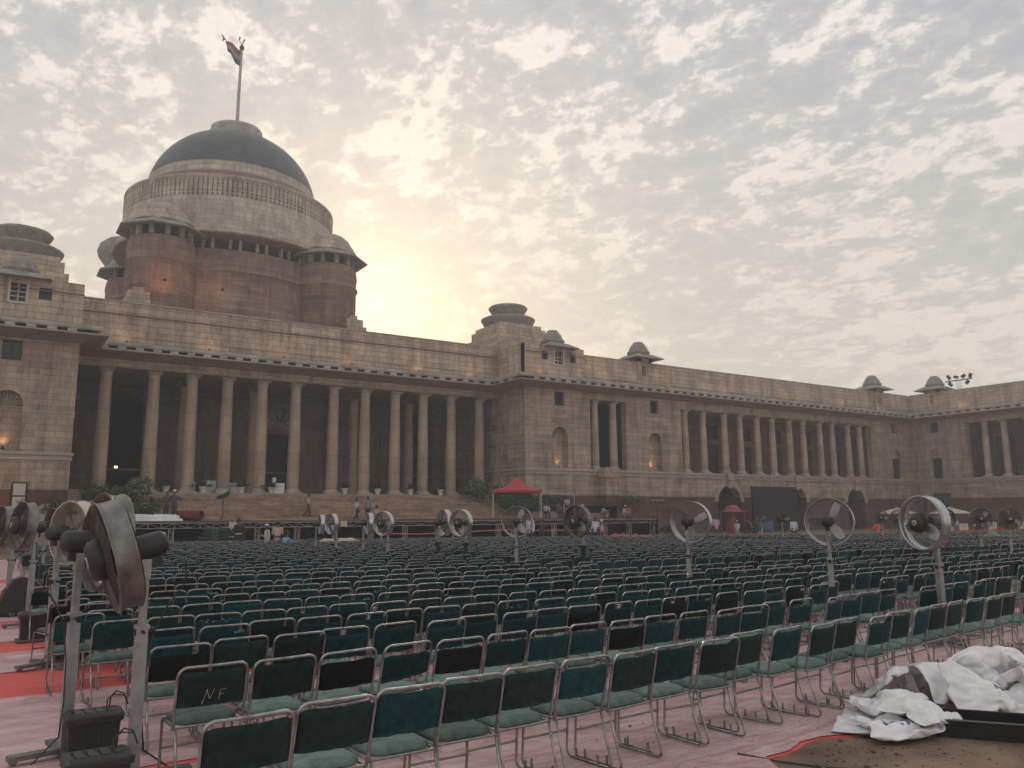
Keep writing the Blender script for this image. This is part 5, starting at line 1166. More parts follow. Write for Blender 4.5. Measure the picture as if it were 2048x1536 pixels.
for i, (x, y, rx, h, fl, mats, lab) in enumerate(((41.0, 70.6, 1.2, 1.25, 26, ('leafmid', 'leafpale'), 'pale flowering bush at the top of the bank, right of the last portico column'), (42.6, 68.8, 1.3, 1.15, 20, ('leafmid', 'leafpale'), 'flowering bush second from the top of the bank on the right'), (43.8, 66.8, 1.5, 1.1, 6, ('leafdark', 'leafmid'), 'dark bush behind the left leg of the red canopy'),
        (45.4, 65.0, 1.6, 1.05, 0, ('leafdark', 'leafmid'), 'dark bush under the middle of the red canopy'), (47.0, 63.5, 1.5, 1.0, 0, ('leafdark', 'leafmid'), 'dark bush right of the canopy, lowest on the bank'), (42.0, 66.2, 1.2, .9, 4, ('leafmid', 'leafdark'), 'low green bush at the front edge of the bank beside the steps'), (43.6, 63.9, 1.3, .85, 0, ('leafdark', 'leafmid'), 'low dark bush at the front foot of the bank'))):
    zz_ = max(.6, 4.25-(72.4-y)*.262); bush(x, y, zz_-.15, rx*1.35, rx*1.1, h*1.7, lab, 30+i, mats, 1500, .26, GR, fl*2)
bush(51.5, 64.5, 2.2, 1.7, .9, 1.2, 'long dark hedge behind the people seated on the stage', 51, ('leafdark', 'leafmid'), 900, .2)
bush(57.6, 66.4, 2.9, .95, .8, 1.15, 'round bright green bush in front of the plain wall, above the seated people', 52, ('leafmid', 'leafpale'), 700, .2)
mb = MB(); mb.box((-4.5, -1.2, 0), (8, 1.2, 2.3)); T1(mb.build('planter_wall', M['redwall']), 'red stone planter wall carrying the round green bush and dark hedge', 'wall', loc=(52.5, 66.3, 0))
for i, (x, y, z, rx, h, fl, mats, lab) in enumerate(((9.8, 69.5, 3.2, 1.1, 1.9, 5, ('leafpale', 'leafmid'), 'tall pale spiky plant between the first two columns at the left of the steps'), (8.3, 69.0, 3.1, 1.2, 1.3, 0, ('leafmid', 'leafdark'), 'green bush in front of the first column'), (6.7, 69.3, 3.0, 1.1, 1.5, 0, ('leafdark', 'leafmid'), 'dark bush between the left pavilion and the first column'),
        (10.4, 66.8, 2.3, .9, 1.1, 8, ('leafmid', 'leafpale'), 'small flowering plant lowest at the left of the steps'), (9.1, 66.4, 2.1, 1.1, 1.0, 0, ('leafdark', 'leafmid'), 'dark low plant behind the big fan rim'), (4.2, 65.2, 1.2, 1.4, 1.9, 0, ('leafdark', 'leafmid'), 'dark shrub growing against the red plinth of the left pavilion'), (6.4, 65.6, 1.2, 1.3, 1.2, 0, ('leafdark', 'leafmid'), 'low dark shrub at the corner of the left pavilion'),
        (-.6, 65.6, 3.3, .9, 1.3, 0, ('leafmid', 'leafdark'), 'green shrub top at the very left edge, above the plinth'), (.2, 56.0, .3, 1.4, 1.5, 0, ('leafmid', 'leafdark'), 'bright low shrub at the left edge below the tan ledge'))):
    bush(x, y, z-.1, rx*1.15, rx*.9, h*1.15, lab, 60+i, mats, 1300, .22 if i else .34, GL if i < 7 else None, fl)
for i, x in enumerate((3.2, 4.6, 5.8, 7.2, 8.4, 9.6)):
    bush(x, 61.6+.25*i, .25+.42*(i > 2), .42, .4, .55, ord_[i]+' small terracotta pot plant from the left below the left bank', 90+i, ('leafdark', 'leafmid'), 160, .16, 'small terracotta pot plants', 0, True, 'pot plant')
def potted(x, y, lab, seed):
    t = thing('potted_palm', lab, 'potted plant', (x, y, 4.07), 0, 'palms in white pots along the terrace'); r = random.Random(seed)
    mb = MB(); mb.lathe([(0, 0), (.17, 0), (.20, .06), (.19, .10), (.30, .46), (.36, .50), (.36, .56), (.30, .56), (.27, .48), (0, .48)], n=20); mb.build('pot', M['white'], t)
    mb = MB()
    for k in range(16):
        a = r.uniform(0, 6.3); L = r.uniform(.7, 1.25); el = r.uniform(.5, 1.4); pts = [Vector((0, 0, .5))+Vector((cos(a)*cos(el)*L*q, sin(a)*cos(el)*L*q, sin(el)*L*q-.35*L*q*q)) for q in (0, .35, .7, 1)]
        for q in range(3):
            sd_ = Vector((-sin(a), cos(a), 0))
            for m in range(4):
                c = pts[q].lerp(pts[q+1], m/4)
                for sg in (-1, 1): mb.add([c, c+sd_*sg*.20+Vector((0, 0, -.05)), c+sd_*sg*.22+(pts[q+1]-pts[q])*.3+Vector((0, 0, -.10)), c+(pts[q+1]-pts[q])*.15], [(0, 1, 2, 3)])
    mb.build('fronds', M['leafdark'], t)
    mb = MB(); mb.tube([(0, 0, .45), (0, 0, .75)], .05, 6); mb.build('stem', M['bark'], t)
for i, (x, lab) in enumerate(((12.4, 'dim potted palm between the second and third columns'), (15.4, 'potted palm between the third and fourth columns'), (18.6, 'potted palm between the fourth and fifth columns'), (21.2, 'potted palm left of the white lectern'), (28.1, 'potted palm right of the seventh column'), (31.4, 'potted palm between the eighth and ninth columns'), (34.9, 'potted palm between the ninth and tenth columns'), (38.2, 'potted palm between the tenth and eleventh columns'))): potted(x, 73.1, lab, 200+i)
bush(41.2, 76.5, 4.0, 1.5, .8, 3.4, 'tall dark plant filling the last gap of the portico', 77, ('leafdark', 'leafdark'), 800, .3)
# leaf sprouting at the lower right, near the lens
t = thing('seedling', 'single green seedling with long leaves growing from the earth at bottom right', 'plant', (4.42, 2.72, 0))
mb = MB(); mb.tube([(0, 0, 0), (.01, .01, .2), (.0, .02, .55)], [.008, .007, .004], 6); mb.build('stem', M['leafmid'], t)
for a, z, L, up in ((2.7, .30, .20, .45), (.2, .42, .2, 1.3), (1.2, .50, .16, 1.2), (3.4, .52, .12, 1.35), (4.2, .15, .16, .4)):
    mb = MB(); vs = []
    for i in range(7):
        q = i/6; w = .026*sin(pi*(q*.92+.04)); c = Vector((cos(a)*L*q*cos(up), sin(a)*L*q*cos(up), z+L*q*sin(up)-.05*q*q)); sd_ = Vector((-sin(a), cos(a), 0))
        vs += [c-sd_*w+Vector((0, 0, .006)), c, c+sd_*w+Vector((0, 0, .006))]
    mb.add(vs, [(i*3+j, i*3+j+1, i*3+4+j, i*3+3+j) for i in range(6) for j in range(2)], 0, True); mb.build('leaf', M['leafmid'], t)
# ------------------------------------------------------------------ pile of empty white sacks, black beam, cable
def sackmat():
    m, nt, b = newmat('woven_plastic_sack'); tcn = nnode(nt, 'ShaderNodeTexCoord'); v = nnoise(nt, 5, 5, .6, tcn.outputs['Object']); 
    col = nmix(nt, nramp(nt, v, [(.35, 0.0), (.75, 1.0)]), (.90, .90, .93), (.72, .70, .70))
    wv = nnode(nt, 'ShaderNodeTexChecker'); wv.inputs['Scale'].default_value = 260; nt.links.new(tcn.outputs['Object'], wv.inputs['Vector']); wv.inputs['Color1'].default_value = (1, 1, 1, 1); wv.inputs['Color2'].default_value = (.93, .93, .93, 1)
    nt.links.new(nmix(nt, 1.0, col, wv.outputs['Color'], 'MULTIPLY'), b.inputs['Base Color']); b.inputs['Roughness'].default_value = .5
    b.inputs['Subsurface Weight'].default_value = .08
    bn = nnode(nt, 'ShaderNodeBump'); bn.inputs['Strength'].default_value = .45; bn.inputs['Distance'].default_value = .02; nt.links.new(nnoise(nt, 8, 7, .68, tcn.outputs['Object'], 2.2), bn.inputs['Height']); nt.links.new(bn.outputs[0], b.inputs['Normal'])
    return m
SM = sackmat(); INK = simple('faded_green_print', (.10, .19, .19), .8, var=.3); INKB = simple('faded_blue_print', (.10, .14, .30), .8, var=.3)
CLOTHS = []
def collider(o, th=.006):
    c = o.modifiers.new('col', 'COLLISION'); o.collision.thickness_outer = th; o.collision.cloth_friction = 25; return o
def sack(x, y, z, w, d, rz, tilt, seed, lab, grow=.22, marks=None, frames=42):
    """an empty sack: a closed two-layer sheet dropped on the heap below it by a short cloth run, then kept as a plain mesh"""
    N = 30; n2 = int(N*d/w)+1; vs = []; fs = []; R3 = Matrix.Rotation(rz, 3, 'Z') @ Matrix.Rotation(tilt[0], 3, 'X') @ Matrix.Rotation(tilt[1], 3, 'Y'); idx = {}
    for lay in (0, 1):
        for j in range(n2+1):
            for i in range(N+1):
                edge_ = i in (0, N) or j in (0, n2)
                if lay == 1 and edge_: idx[1, i, j] = idx[0, i, j]; continue
                u, v = -1+2*i/N, -1+2*j/n2
                zz_ = (.03 if lay else -.03)*(1-u**4)*(1-v**4)+.045*noise.noise(Vector((u*1.6+seed, v*1.6, lay*.2+seed)))+.03*sin(u*5+seed)*v
                idx[lay, i, j] = len(vs); vs.append(Vector((x, y, z))+R3 @ Vector((u*w/2*(1+.05*noise.noise(Vector((v*2, seed, 1)))), v*d/2, zz_)))
        for j in range(n2):
            for i in range(N):
                q = (idx[lay, i, j], idx[lay, i+1, j], idx[lay, i+1, j+1], idx[lay, i, j+1]); fs.append(q if lay else q[::-1])
    lowest = min(v.z for v in vs)
    me = bpy.data.meshes.new('empty_sack'); me.from_pydata([tuple(v) for v in vs], [], fs); me.update()
    o = bpy.data.objects.new('empty_sack', me); COL.objects.link(o)
    m = o.modifiers.new('cloth', 'CLOTH'); st_ = m.settings; st_.quality = 6; st_.mass = .12; st_.tension_stiffness = 30; st_.compression_stiffness = 30; st_.shear_stiffness = 12; st_.bending_stiffness = .05; st_.shrink_min = -grow; st_.air_damping = 1.2
    cs = m.collision_settings; cs.distance_min = .006; cs.use_self_collision = True; cs.self_distance_min = .005; cs.collision_quality = 3; cs.self_friction = 10
    m.point_cache.frame_start = 1; m.point_cache.frame_end = frames+2
    for f in range(1, frames+1): S.frame_set(f)
    dg = bpy.context.evaluated_depsgraph_get(); m2 = bpy.data.meshes.new_from_object(o.evaluated_get(dg)); o.modifiers.remove(m); o.data = m2; S.frame_set(1)
    c0 = sum((v.co for v in m2.vertices), Vector())/len(m2.vertices); c0.z = z*0
    for v in m2.vertices: v.co -= Vector((c0.x, c0.y, 0)); v.co.z = max(.004, v.co.z)
    o.location = (c0.x, c0.y, 0)
    for p in m2.polygons: p.use_smooth = True
    for q_ in (SM, INK, INKB): m2.materials.append(q_)
    if marks:
        for p in m2.polygons:
            i_ = p.index % (N*n2); uu = (i_ % N)/N; vv_ = (i_//N)/n2
            for m0, m1, mr, mk in marks:
                dx_, dy_ = (uu-m0)/mr, (vv_-m1)/(mr*.8)
                if p.index >= N*n2 and abs(dx_) < 1 and abs(dy_) < .6 and noise.noise(Vector((dx_*3.3, dy_*4, seed))) > .05: p.material_index = mk
    collider(o); CLOTHS.append(o)
    return tag(o, lab, 'sack', 'pile of empty white sacks')
_gm = MB(); _gm.box((5, 2, -.2), (12, 7, .02)); GC = collider(_gm.build('tmp_floor', SM))
HC = []
for cx_, cy_, rx_, ry_, h_ in ((7.8, 5.05, .22, .18, .24), (8.45, 5.0, .20, .18, .46), (9.1, 4.98, .11, .11, .70), (9.65, 4.9, .16, .16, .52), (8.45, 4.55, .3, .2, .2), (9.1, 4.45, .3, .2, .30), (8.25, 5.35, .2, .2, .32)):
    _gm = MB(); ell(_gm, (cx_, cy_, 0), rx_, ry_, h_, 16); HC.append(collider(_gm.build('tmp_heap', SM)))
SACKS = [(7.35, 5.05, .20, .72, .5, .5, (.3, .15), 1.2, 'leftmost white sack of the pile, lying flat on the carpet', .16, None),
 (7.15, 4.66, .34, .66, .50, -.3, (.7, .35), 4.7, 'lowest front sack, dirty white, trailing on the bare earth', .36, [(.4, .4, .2, 2)]),
 (7.82, 5.08, .45, .82, .62, .2, (.4, .25), 2.6, 'rounded white sack left of centre in the pile', .30, [(.8, .3, .10, 2)]),
 (8.3, 5.36, .55, .8, .6, 0, (.3, -.4), 7.3, 'white sack at the back of the pile behind the middle one', .3, None),
 (8.48, 4.98, .72, .98, .72, .7, (.6, .35), 3.9, 'big white sack in the middle of the pile, with scrawled writing', .28, [(.3, .6, .09, 1), (.7, .5, .12, 1)]),
 (9.12, 5.02, .95, .85, .72, -.4, (1.1, .3), 5.5, 'tallest peaked white sack on the right of the pile', .28, None),
 (9.72, 4.90, .8, .85, .75, .3, (.7, -.4), 6.8, 'white sack with a twisted top at the right edge', .3, None),
 (7.88, 4.70, .42, .72, .5, .1, (.5, .2), 9.9, 'crumpled white sack just left of the black channel end', .36, None),
 (8.55, 4.55, .62, 1.0, .60, -.55, (.35, .2), 8.8, 'flat white sack hanging over the black channel', .22, [(.5, .5, .14, 1)]),
 (9.25, 4.45, .72, .95, .65, -.4, (.6, .4), 12.1, 'soiled white sack near the right edge, resting on the channel', .34, [(.3, .3, .15, 1)])]
TR0 = len(COL.objects)
for a in SACKS: sack(*a)
for o in [GC]+HC: bpy.data.objects.remove(o)
for o in CLOTHS:
    for m_ in list(o.modifiers): o.modifiers.remove(m_)
    sm_ = o.modifiers.new('soften', 'SUBSURF'); sm_.levels = 1; sm_.render_levels = 1
t = thing('metal_trough', 'long black metal channel lying on the earth under the sacks', 'metal channel', (7.85, 3.98, 0), -.92)
mb = MB(); mb.box((-.95, -.03, .0), (1.5, 0, .15)); mb.box((-.95, 0, 0), (1.5, .5, .02)); mb.box((-.95, .47, .02), (1.5, .5, .15)); mb.box((-.95, -.045, .14), (1.5, .02, .155)); mb.box((-.98, -.03, 0), (-.95, .5, .15)); mb.build('channel', M['gun'], t)
mb = MB(); mb.tube([(5.45, 5.05, .03), (5.6, 4.75, .015), (5.75, 4.5, .012), (6.0, 4.2, .012), (6.1, 3.8, .012), (5.9, 3.3, .012)], .008, 6); T1(mb.build('cable', M['blackpl']), 'thin black cable crossing the bare earth in the bottom right corner', 'cable')
mb = MB(); rg = random.Random(3)
for k in range(1500):
    x = rg.uniform(4.4, 10); y = rg.uniform(1.8, 5.0)
    if y > CE(x)-.06: continue
    s_ = rg.uniform(.004, .013)*(1 if rg.random() < .93 else 2.4); mb.lathe([(0, 0), (s_, s_*.3), (s_*.8, s_*.9), (0, s_*1.1)], (x, y, 0), 5)
tag(mb.build('soil_crumbs', gm), 'loose crumbs of earth and gravel at the bottom right', 'gravel', None, 'stuff')
mb = MB()
for k in range(420):
    x = rg.uniform(1.5, 13); y = rg.uniform(4.9, 14)
    s_ = rg.uniform(.003, .010)*(1 if rg.random() < .95 else 2.2); mb.lathe([(0, 0), (s_, s_*.3), (s_*.8, s_*.9), (0, s_*1.1)], (x, y, .024), 5)
tag(mb.build('litter', M['bark']), 'dry leaf bits and grit scattered on the pink floor sheeting', 'litter', None, 'stuff')
# ------------------------------------------------------------------ people
def remesh(mb, vox, name, mat, parent, smooth=2):
    me = bpy.data.meshes.new('tmp'); me.from_pydata(mb.v, [], mb.f); o = bpy.data.objects.new('tmp', me); COL.objects.link(o)
    r = o.modifiers.new('r', 'REMESH'); r.mode = 'VOXEL'; r.voxel_size = vox
    if smooth: s_ = o.modifiers.new('s', 'SMOOTH'); s_.iterations = smooth; s_.factor = .6
    dg = bpy.context.evaluated_depsgraph_get(); ev = o.evaluated_get(dg); m2 = bpy.data.meshes.new_from_object(ev)
    bpy.data.objects.remove(o); bpy.data.meshes.remove(me)
    m2.name = name; m2.materials.clear(); m2.materials.append(mat)
    for p in m2.polygons: p.use_smooth = True; p.material_index = 0
    c = bpy.data.objects.new(name, m2); COL.objects.link(c); c.parent = parent; return c
MC = {}
def cmat(c):
    if c not in MC: MC[c] = simple('cloth_%d' % len(MC), c, .85, var=.12, scale=5)
    return MC[c]
def limb(mb, pts, rs, n=10):
    mb.tube(pts, rs, n)
    for p, r in zip(pts, rs): ell(mb, p, r, r, r, 8)
def person(x, y, z, face, lab, shirt=(.5, .5, .5), pants=(.03, .03, .035), pose='stand', h=1.87, sleeves='short', cap=None, hairc='hair', longhair=False, arms=None, lean=0, seatz=.5, detail=''):
    """local frame: +Y is where the person faces; face = heading in degrees clockwise from +Y of the world"""
    t = thing('person', lab, 'person', (x, y, z), -radians(face)); k = h/1.75; t.scale = (k, k, k)
    hip = .93; sx = .19
    if pose == 'sit': hip = seatz+.02
    HL, HR = (-.095, 0, hip), (.095, 0, hip)
    if pose == 'stand': legs = [[HL, (-.10, .02, .50), (-.11, -.01, .09)], [HR, (.11, .01, .50), (.12, 0, .09)]]
    elif pose == 'walk': legs = [[HL, (-.10, .16, .52), (-.10, .20, .10)], [HR, (.10, -.02, .50), (.10, -.34, .17)]]
    elif pose == 'sit': legs = [[HL, (-.15, .42, hip+.03), (-.14, .46, .09)], [HR, (.15, .42, hip+.03), (.17, .38, .09)]]
    elif pose == 'squat': hip = .32; legs = [[(-.095, 0, hip), (-.16, .38, .48), (-.15, .22, .09)], [(.095, 0, hip), (.16, .38, .48), (.15, .22, .09)]]
    ch_ = Vector((0, 0, hip)); L = lean
    def tp(hh, off=0): return Vector((0, sin(L)*hh+off, hip+cos(L)*hh))
    sh = tp(.49); neck = tp(.56, .01); hd = tp(.735, .035)
    SL, SR = sh+Vector((-sx, 0, -.02)), sh+Vector((sx, 0, -.02))
    A = arms or 'down'
    def arm(s_, S_):
        if A == 'down': return [S_, S_+Vector((s_*.05, -.03, -.29)), S_+Vector((s_*.04, .06, -.54))]
        if A == 'front': return [S_, S_+Vector((s_*.05, .03, -.29)), S_+Vector((-s_*.10, .24, -.30))]
        if A == 'reach': return [S_, S_+Vector((s_*.04, .20, -.18)), S_+Vector((s_*.0, .47, -.12))]
        if A == 'phone': return [S_, S_+Vector((s_*.06, .04, -.28)), S_+Vector((-s_*.02, .28, -.14))] if s_ > 0 else [S_, S_+Vector((s_*.05, -.03, -.29)), S_+Vector((s_*.04, .06, -.54))]
        if A == 'hips': return [S_, S_+Vector((s_*.20, -.06, -.25)), S_+Vector((s_*.02, .06, -.42))]
        if A == 'swing': return [S_, S_+Vector((s_*.05, -.12*s_, -.27)), S_+Vector((s_*.05, .02-.22*s_, -.50))]
        if A == 'lap': return [S_, S_+Vector((s_*.05, .05, -.28)), S_+Vector((-s_*.02, .30, -.38))]
    arms_ = [arm(-1, SL), arm(1, SR)]
    mb = MB()
    for q in range(9):
        f = q/8; c = tp(.50*f-.03); w = [.155, .15, .135, .13, .14, .155, .165, .16, .10][q]; d = [.115, .11, .10, .10, .105, .11, .11, .095, .07][q]; ell(mb, c, w, d, .075)
    limb(mb, [sh, neck+Vector((0, 0, .05)), hd+Vector((0, -.01, -.07))], [.07, .056, .055]); limb(mb, [SL, SR], [.07, .07])
    ell(mb, hd, .076, .095, .118, 16); ell(mb, hd+Vector((0, .035, -.06)), .055, .06, .055)
    for lg in legs:
        limb(mb, lg, [.085, .058, .04]); a = Vector(lg[2]); limb(mb, [a+Vector((0, -.03, -.05)), a+Vector((0, .10, -.062)), a+Vector((0, .16, -.07))], [.038, .035, .022])
    for ar in arms_:
        limb(mb, ar, [.048, .038, .026]); d_ = (Vector(ar[2])-Vector(ar[1])).normalized(); limb(mb, [ar[2], Vector(ar[2])+d_*.09], [.028, .034])
    body = remesh(mb, .02, 'body', M['skin'], t)
    # face and fingers, joined into the body mesh
    fb = MB()
    ell(fb, hd+Vector((0, .098, -.01)), .012, .018, .026, 8); ell(fb, hd+Vector((0, .088, -.06)), .026, .012, .008, 8)
    for s_ in (-1, 1): ell(fb, hd+Vector((s_*.078, 0, -.005)), .010, .02, .03, 8); ell(fb, hd+Vector((s_*.03, .083, .01)), .012, .010, .008, 8)
    for s_, ar in ((-1, arms_[0]), (1, arms_[1])):
        a = Vector(ar[2]); d_ = (a-Vector(ar[1])).normalized(); sd_ = d_.cross(Vector((s_, 0, .01))).normalized(); pn = d_.cross(sd_).normalized()*.012*s_
        for i, (o_, L_) in enumerate(((-.026, .062), (-.009, .076), (.009, .072), (.026, .056))):
            b0 = a+d_*.085+sd_*o_; fb.tube([b0, b0+d_*L_*.55+pn, b0+d_*L_+pn*2.6], [.0095, .0085, .006], 6)
        b0 = a+d_*.035+sd_*.03; fb.tube([b0, b0+d_*.03+sd_*.022, b0+d_*.062+sd_*.024], [.011, .0095, .007], 6)
    me = body.data; bm = bmesh.new(); bm.from_mesh(me); vv = [bm.verts.new(v) for v in fb.v]
    for f in fb.f:
        try: bm.faces.new([vv[i] for i in f]).smooth = True
        except ValueError: pass
    bm.to_mesh(me); bm.free()
    # clothes
    mb = MB()
    for q in range(9):
        f = q/8; c = tp(.52*f-.06); w = [.175, .172, .160, .152, .160, .172, .18, .172, .10][q]; d = [.135, .13, .12, .118, .122, .128, .125, .11, .078][q]; ell(mb, c, w, d, .08)
    limb(mb, [SL, SR], [.084, .084])
    for ar in arms_:
        e_ = 1.0 if sleeves == 'long' else .0; a, b, c = [Vector(p) for p in ar]
        if sleeves == 'long': limb(mb, [a, b, b.lerp(c, .9)], [.066, .053, .042])
        else: limb(mb, [a, a.lerp(b, .82)], [.068, .062])
    remesh(mb, .02, 'shirt', cmat(shirt), t, 1)
    mb = MB(); ell(mb, (0, 0, hip+.02), .165, .125, .13)
    for lg in legs: a, b, c = [Vector(p) for p in lg]; limb(mb, [a, b, b.lerp(c, .95)], [.104, .078, .066])
    remesh(mb, .02, 'trousers', cmat(pants), t, 1)
    mb = MB(); n = 16; pr = []
    hb = hd+Vector((0, -.014, .018))
    for i in range(9):
        for kk in range(n):
            th = pi*.62*i/8; a = 2*pi*kk/n; fr_ = max(0, sin(a)); th2 = th*(1-.42*fr_)
            pr.append((hb.x+.085*sin(th2)*cos(a), hb.y+.102*sin(th2)*sin(a), hb.z+.118*cos(th2)))
    mb.add(pr, [(i*n+kk, i*n+(kk+1) % n, (i+1)*n+(kk+1) % n, (i+1)*n+kk) for i in range(8) for kk in range(n)], 0, True)
    if longhair: limb(mb, [hd+Vector((0, -.07, -.02)), hd+Vector((0, -.10, -.16)), hd+Vector((0, -.09, -.34))], [.06, .05, .02])
    mb.build('hair', M[hairc], t)
    if cap:
        mb = MB(); pr = []
        for i in range(7):
            for kk in range(n): th = pi*.5*i/6; a = 2*pi*kk/n; pr.append((hb.x+.096*sin(th)*cos(a), hb.y+.112*sin(th)*sin(a), hb.z+.022+.11*cos(th)))
        mb.add(pr, [(i*n+kk, i*n+(kk+1) % n, (i+1)*n+(kk+1) % n, (i+1)*n+kk) for i in range(6) for kk in range(n)], 0, True)
        mb.add([(hb.x-.07, hb.y+.08, hb.z+.03), (hb.x+.07, hb.y+.08, hb.z+.03), (hb.x+.05, hb.y+.18, hb.z+.012), (hb.x-.05, hb.y+.18, hb.z+.012), (hb.x-.07, hb.y+.08, hb.z+.022), (hb.x+.07, hb.y+.08, hb.z+.022), (hb.x+.05, hb.y+.18, hb.z+.004), (hb.x-.05, hb.y+.18, hb.z+.004)], [(0, 1, 2, 3), (4, 7, 6, 5), (0, 3, 7, 4), (1, 5, 6, 2), (2, 6, 7, 3)])
        mb.build('cap', cmat(cap), t)
    for lg in legs:
        a = Vector(lg[2]); mb = MB(); limb(mb, [a+Vector((0, -.045, -.045)), a+Vector((0, .05, -.05)), a+Vector((0, .16, -.062))], [.046, .045, .034]); mb.build('shoe', cmat((.02, .018, .016)), t)
    if detail == 'belt': mb = MB(); mb.lathe([(.178, 0), (.178, .045)], (0, 0, hip+.07), 20); o = mb.build('belt', M['card'], t); o.scale = (1, .78, 1)
    if detail == 'bag': mb = MB(); mb.lathe([(0, -.09), (.1, -.07), (.12, 0), (.08, .09), (0, .1)], Vector(arms_[1][2])+Vector((0, 0, -.16)), 12); mb.build('bag', cmat((.02, .015, .02)), t)
    return t
stz = lambda y: max(0, 4.05-(72.45-y)*.3115)
def gz(y): 
    k = math.floor((72.45-y)/.5)+1; return 4.05*(1-k/26)+.0
W_ = (.52, .53, .56)
person(9.95, 55.4, ZT, 200, 'man in a patterned dark vest and pale cap, back half turned, on the stage', (.07, .065, .08), (.05, .05, .06), 'stand', 1.92, 'short', (.55, .55, .57), arms='hips')
person(9.65, 56.3, ZT, 160, 'man in a brown shirt standing just behind the man with the pale cap', (.11, .075, .06), (.06, .055, .06), 'stand', 1.85, arms='down')
person(22.3, 66.2, gz(66.2), 95, 'man in a yellow shirt striding across the steps alone', (.55, .47, .22), (.05, .05, .055), 'walk', 1.82, arms='swing')
person(26.15, 65.2, gz(65.2), 75, 'woman in a white shirt with tied-back hair, holding a dark bag on the steps', (.55, .55, .60), (.03, .03, .035), 'walk', 1.82, 'short', longhair=True, arms='down', detail='bag')
person(27.2, 65.3, gz(65.3), 20, 'man in a grey shirt seen from behind, middle of three on the steps', (.22, .25, .29), (.035, .035, .04), 'stand', 1.95, 'short', arms='front')
person(27.0, 62.9, gz(62.9), 330, 'man in a pink shirt with hands clasped, right of three on the steps', (.50, .34, .38), (.07, .075, .085), 'walk', 1.95, 'long', arms='front')
person(11.65, 46, .02, 335, 'guard in black uniform with a red cap and white belt in front of the stage', (.014, .018, .016), (.015, .017, .017), 'stand', 1.88, 'short', (.16, .02, .02), arms='hips', detail='belt')
person(11.55, 40.2, .02, 265, 'man in a white cap and cream shirt holding something near the last chairs', (.50, .48, .38), (.25, .24, .2), 'stand', 1.62, 'long', (.55, .55, .57), arms='phone')
person(12.35, 41.2, .02, 20, 'man in a pink shirt bending, between the white cap and the blue shirt', (.48, .30, .33), (.05, .05, .06), 'stand', 1.78, 'short', lean=.35, arms='front')
person(11.75, 38.0, .02, 75, 'man in a light blue shirt sitting with an arm stretched over a chair', (.25, .36, .60), (.05, .05, .06), 'sit', 1.72, 'long', lean=.15, arms='reach')
person(28.35, 42.3, .02, 250, 'person in a white shirt and black trousers beside the canopy fan', (.50, .53, .62), (.02, .02, .025), 'stand', 2.0, 'long', arms='down')
person(32.6, 47.2, .02, 30, 'dim figure in dark clothes crouching under the stage edge beside the tape', (.03, .035, .035), (.02, .02, .02), 'stand', 1.72, arms='front', lean=.3)
person(34.3, 43.9, .02, 70, 'left one of two men in pale blue shirts, right of the dark-posted fan', (.44, .50, .60), (.03, .04, .06), 'stand', 1.9, 'long', arms='front')
person(36.0, 45.5, .02, 60, 'right one of two men in pale blue shirts, half hidden by the other', (.48, .53, .62), (.03, .035, .05), 'stand', 1.84, 'short', arms='down')
person(32.15, 40.0, .02, 310, 'grey-haired man in a pink shirt in front of the stage end', (.50, .25, .30), (.05, .05, .06), 'stand', 1.70, 'short', hairc='card', arms='down')
person(43.7, 48.0, .02, 300, 'man in dark clothes with one arm raised, beside the mast of lights', (.045, .04, .04), (.09, .09, .10), 'stand', 1.96, 'short', arms='phone')
person(47.4, 45.0, .02, 30, 'man in a lilac shirt seen from behind, before the first arch', (.40, .27, .42), (.06, .055, .08), 'stand', 1.92, 'long', arms='front')
person(53.6, 48.5, .02, 60, 'person in white sitting in front of the guns', (.42, .43, .44), (.3, .3, .3), 'stand', 1.45, 'long', (.5, .5, .5), arms='front')
person(50.2, 40.0, .02, 35, 'man in a white shirt and dark trousers walking before the black screen', (.46, .48, .55), (.03, .03, .04), 'walk', 1.70, 'long', arms='down')
person(48.4, 32.0, .02, 40, 'man in an orange vest with his back to us among the chairs at right', (.62, .10, .035), (.5, .09, .04), 'stand', 1.56, 'short', arms='hips')
person(51.7, 29.2, .02, 50, 'person in a pale blue shirt partly hidden behind the badged fan', (.44, .50, .64), (.04, .04, .05), 'stand', 1.48, 'long', arms='front')
person(81.5, 45.3, .02, 230, 'distant person in light blue behind the cards at far right', (.25, .30, .45), (.03, .03, .04), 'stand', 1.5, 'short', arms='down')
person(39.3, 56.3, ZT+.02, 190, 'man in a white shirt seated on a stool on the stage, knees apart', (.48, .48, .50), (.05, .055, .09), 'sit', 1.62, 'short', arms='lap', lean=.1)
person(40.6, 56.2, ZT+.02, 195, 'man in a grey patterned shirt seated beside the white-shirted man', (.13, .12, .13), (.04, .04, .045), 'sit', 1.60, 'short', arms='lap', lean=.15)
person(38.5, 58.0, ZT+.02, 160, 'dim man in dark clothes seated under the hedge, left of the white-shirted man', (.05, .06, .05), (.06, .06, .08), 'sit', 1.60, arms='lap')
person(43.6, 60.0, ZT+.1, 180, 'man in black standing behind the seated people', (.02, .02, .026), (.02, .02, .025), 'stand', 1.85, 'long', arms='front')
person(44.4, 60.2, ZT+.1, 190, 'man in a white patterned shirt standing beside the rack', (.42, .44, .47), (.05, .05, .07), 'stand', 1.80, 'short', arms='phone')
person(42.0, 57.3, ZT, 130, 'person in grey squatting on the stage behind the dark fan', (.20, .21, .23), (.1, .1, .11), 'squat', 1.75, 'long', arms='front', lean=.3)
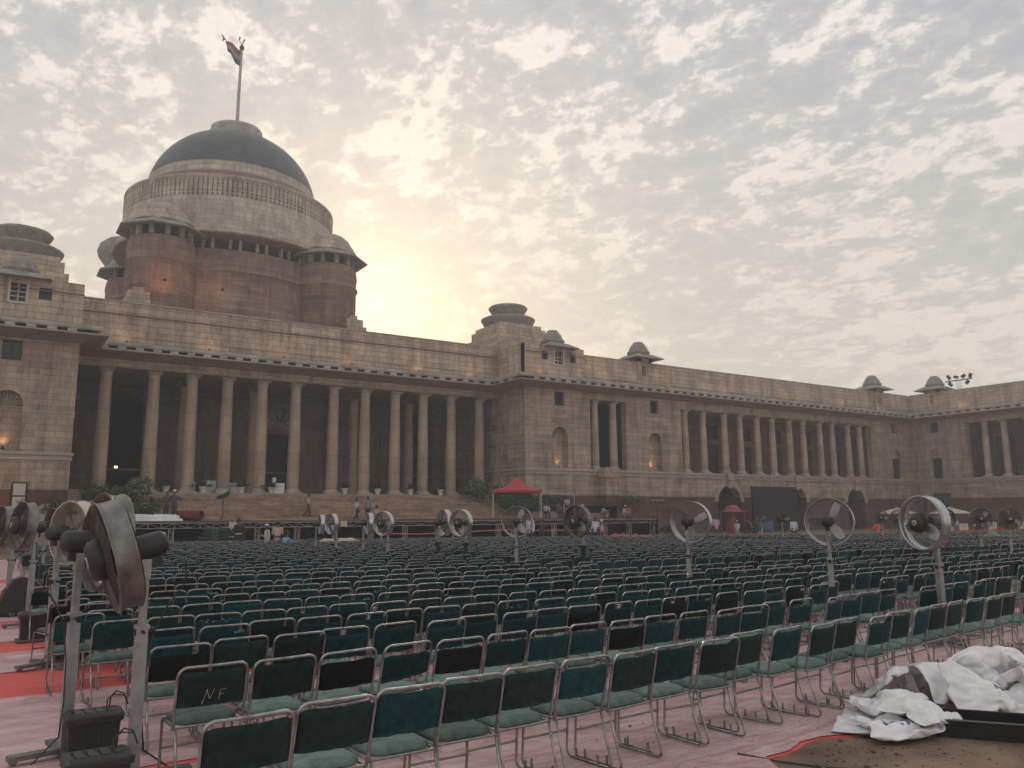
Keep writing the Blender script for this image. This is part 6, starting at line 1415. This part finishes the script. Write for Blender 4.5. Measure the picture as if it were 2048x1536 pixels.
person(43.4, 56.6, ZT, 210, 'person in tan with a white cap squatting beside a slab on the stage', (.24, .16, .11), (.14, .10, .08), 'squat', 1.75, 'long', (.5, .5, .5), arms='front', lean=.25)
person(44.9, 55.8, ZT, 150, 'person in pale clothes squatting on the tan slab edge', (.38, .33, .28), (.12, .10, .09), 'squat', 1.65, 'long', arms='reach', lean=.3)
person(45.3, 53.4, ZT, 160, 'person in cream squatting at the right edge of the stage', (.42, .38, .32), (.3, .26, .22), 'squat', 1.55, 'long', (.45, .42, .36), arms='front', lean=.2)
person(47.9, 55.8, .95, 180, 'man in an orange shirt standing upright at the right end of the stage', (.34, .12, .07), (.02, .02, .022), 'stand', 1.98, 'short', arms='down')
mb = MB(); mb.box((-1.6, -1.2, 0), (1.6, 1.2, .95)); T1(mb.build('step_block', M['terrace']), 'stone step block on which the man in the orange shirt stands', 'step', loc=(48.2, 56, 0))
for i, (x, y, lab) in enumerate(((39.3, 56.35, 'blue plastic stool under the man in the white shirt'), (40.6, 56.25, 'blue plastic stool under the man in the grey patterned shirt'), (38.5, 58.05, 'dark stool under the dim man by the hedge'))):
    t = thing('stool', lab, 'stool', (x, y, ZT)); mb = MB(); mb.lathe([(0, .40), (.19, .40), (.2, .44), (0, .46)], n=16); mb.build('seat', M['blue'], t)
    for k in range(4): a = pi/4+k*pi/2; mb = MB(); mb.bar((.2*cos(a), .2*sin(a), 0), (.13*cos(a), .13*sin(a), .41), .04); mb.build('leg', M['blue'], t)
# ------------------------------------------------------------------ haze
HZ = MB(); HZ.box((-115, -45, -1.8), (205, 205, 75)); ho = HZ.build('haze', []); hm = bpy.data.materials.new('smoky_air'); hm.use_nodes = True; nt = hm.node_tree; nt.nodes.clear()
pv = nt.nodes.new('ShaderNodeVolumePrincipled'); pv.inputs['Color'].default_value = (.86, .88, .92, 1); pv.inputs['Density'].default_value = .0019; pv.inputs['Anisotropy'].default_value = .15
oo = nt.nodes.new('ShaderNodeOutputMaterial'); nt.links.new(pv.outputs[0], oo.inputs['Volume']); ho.data.materials.append(hm); tag(ho, kind='stuff')
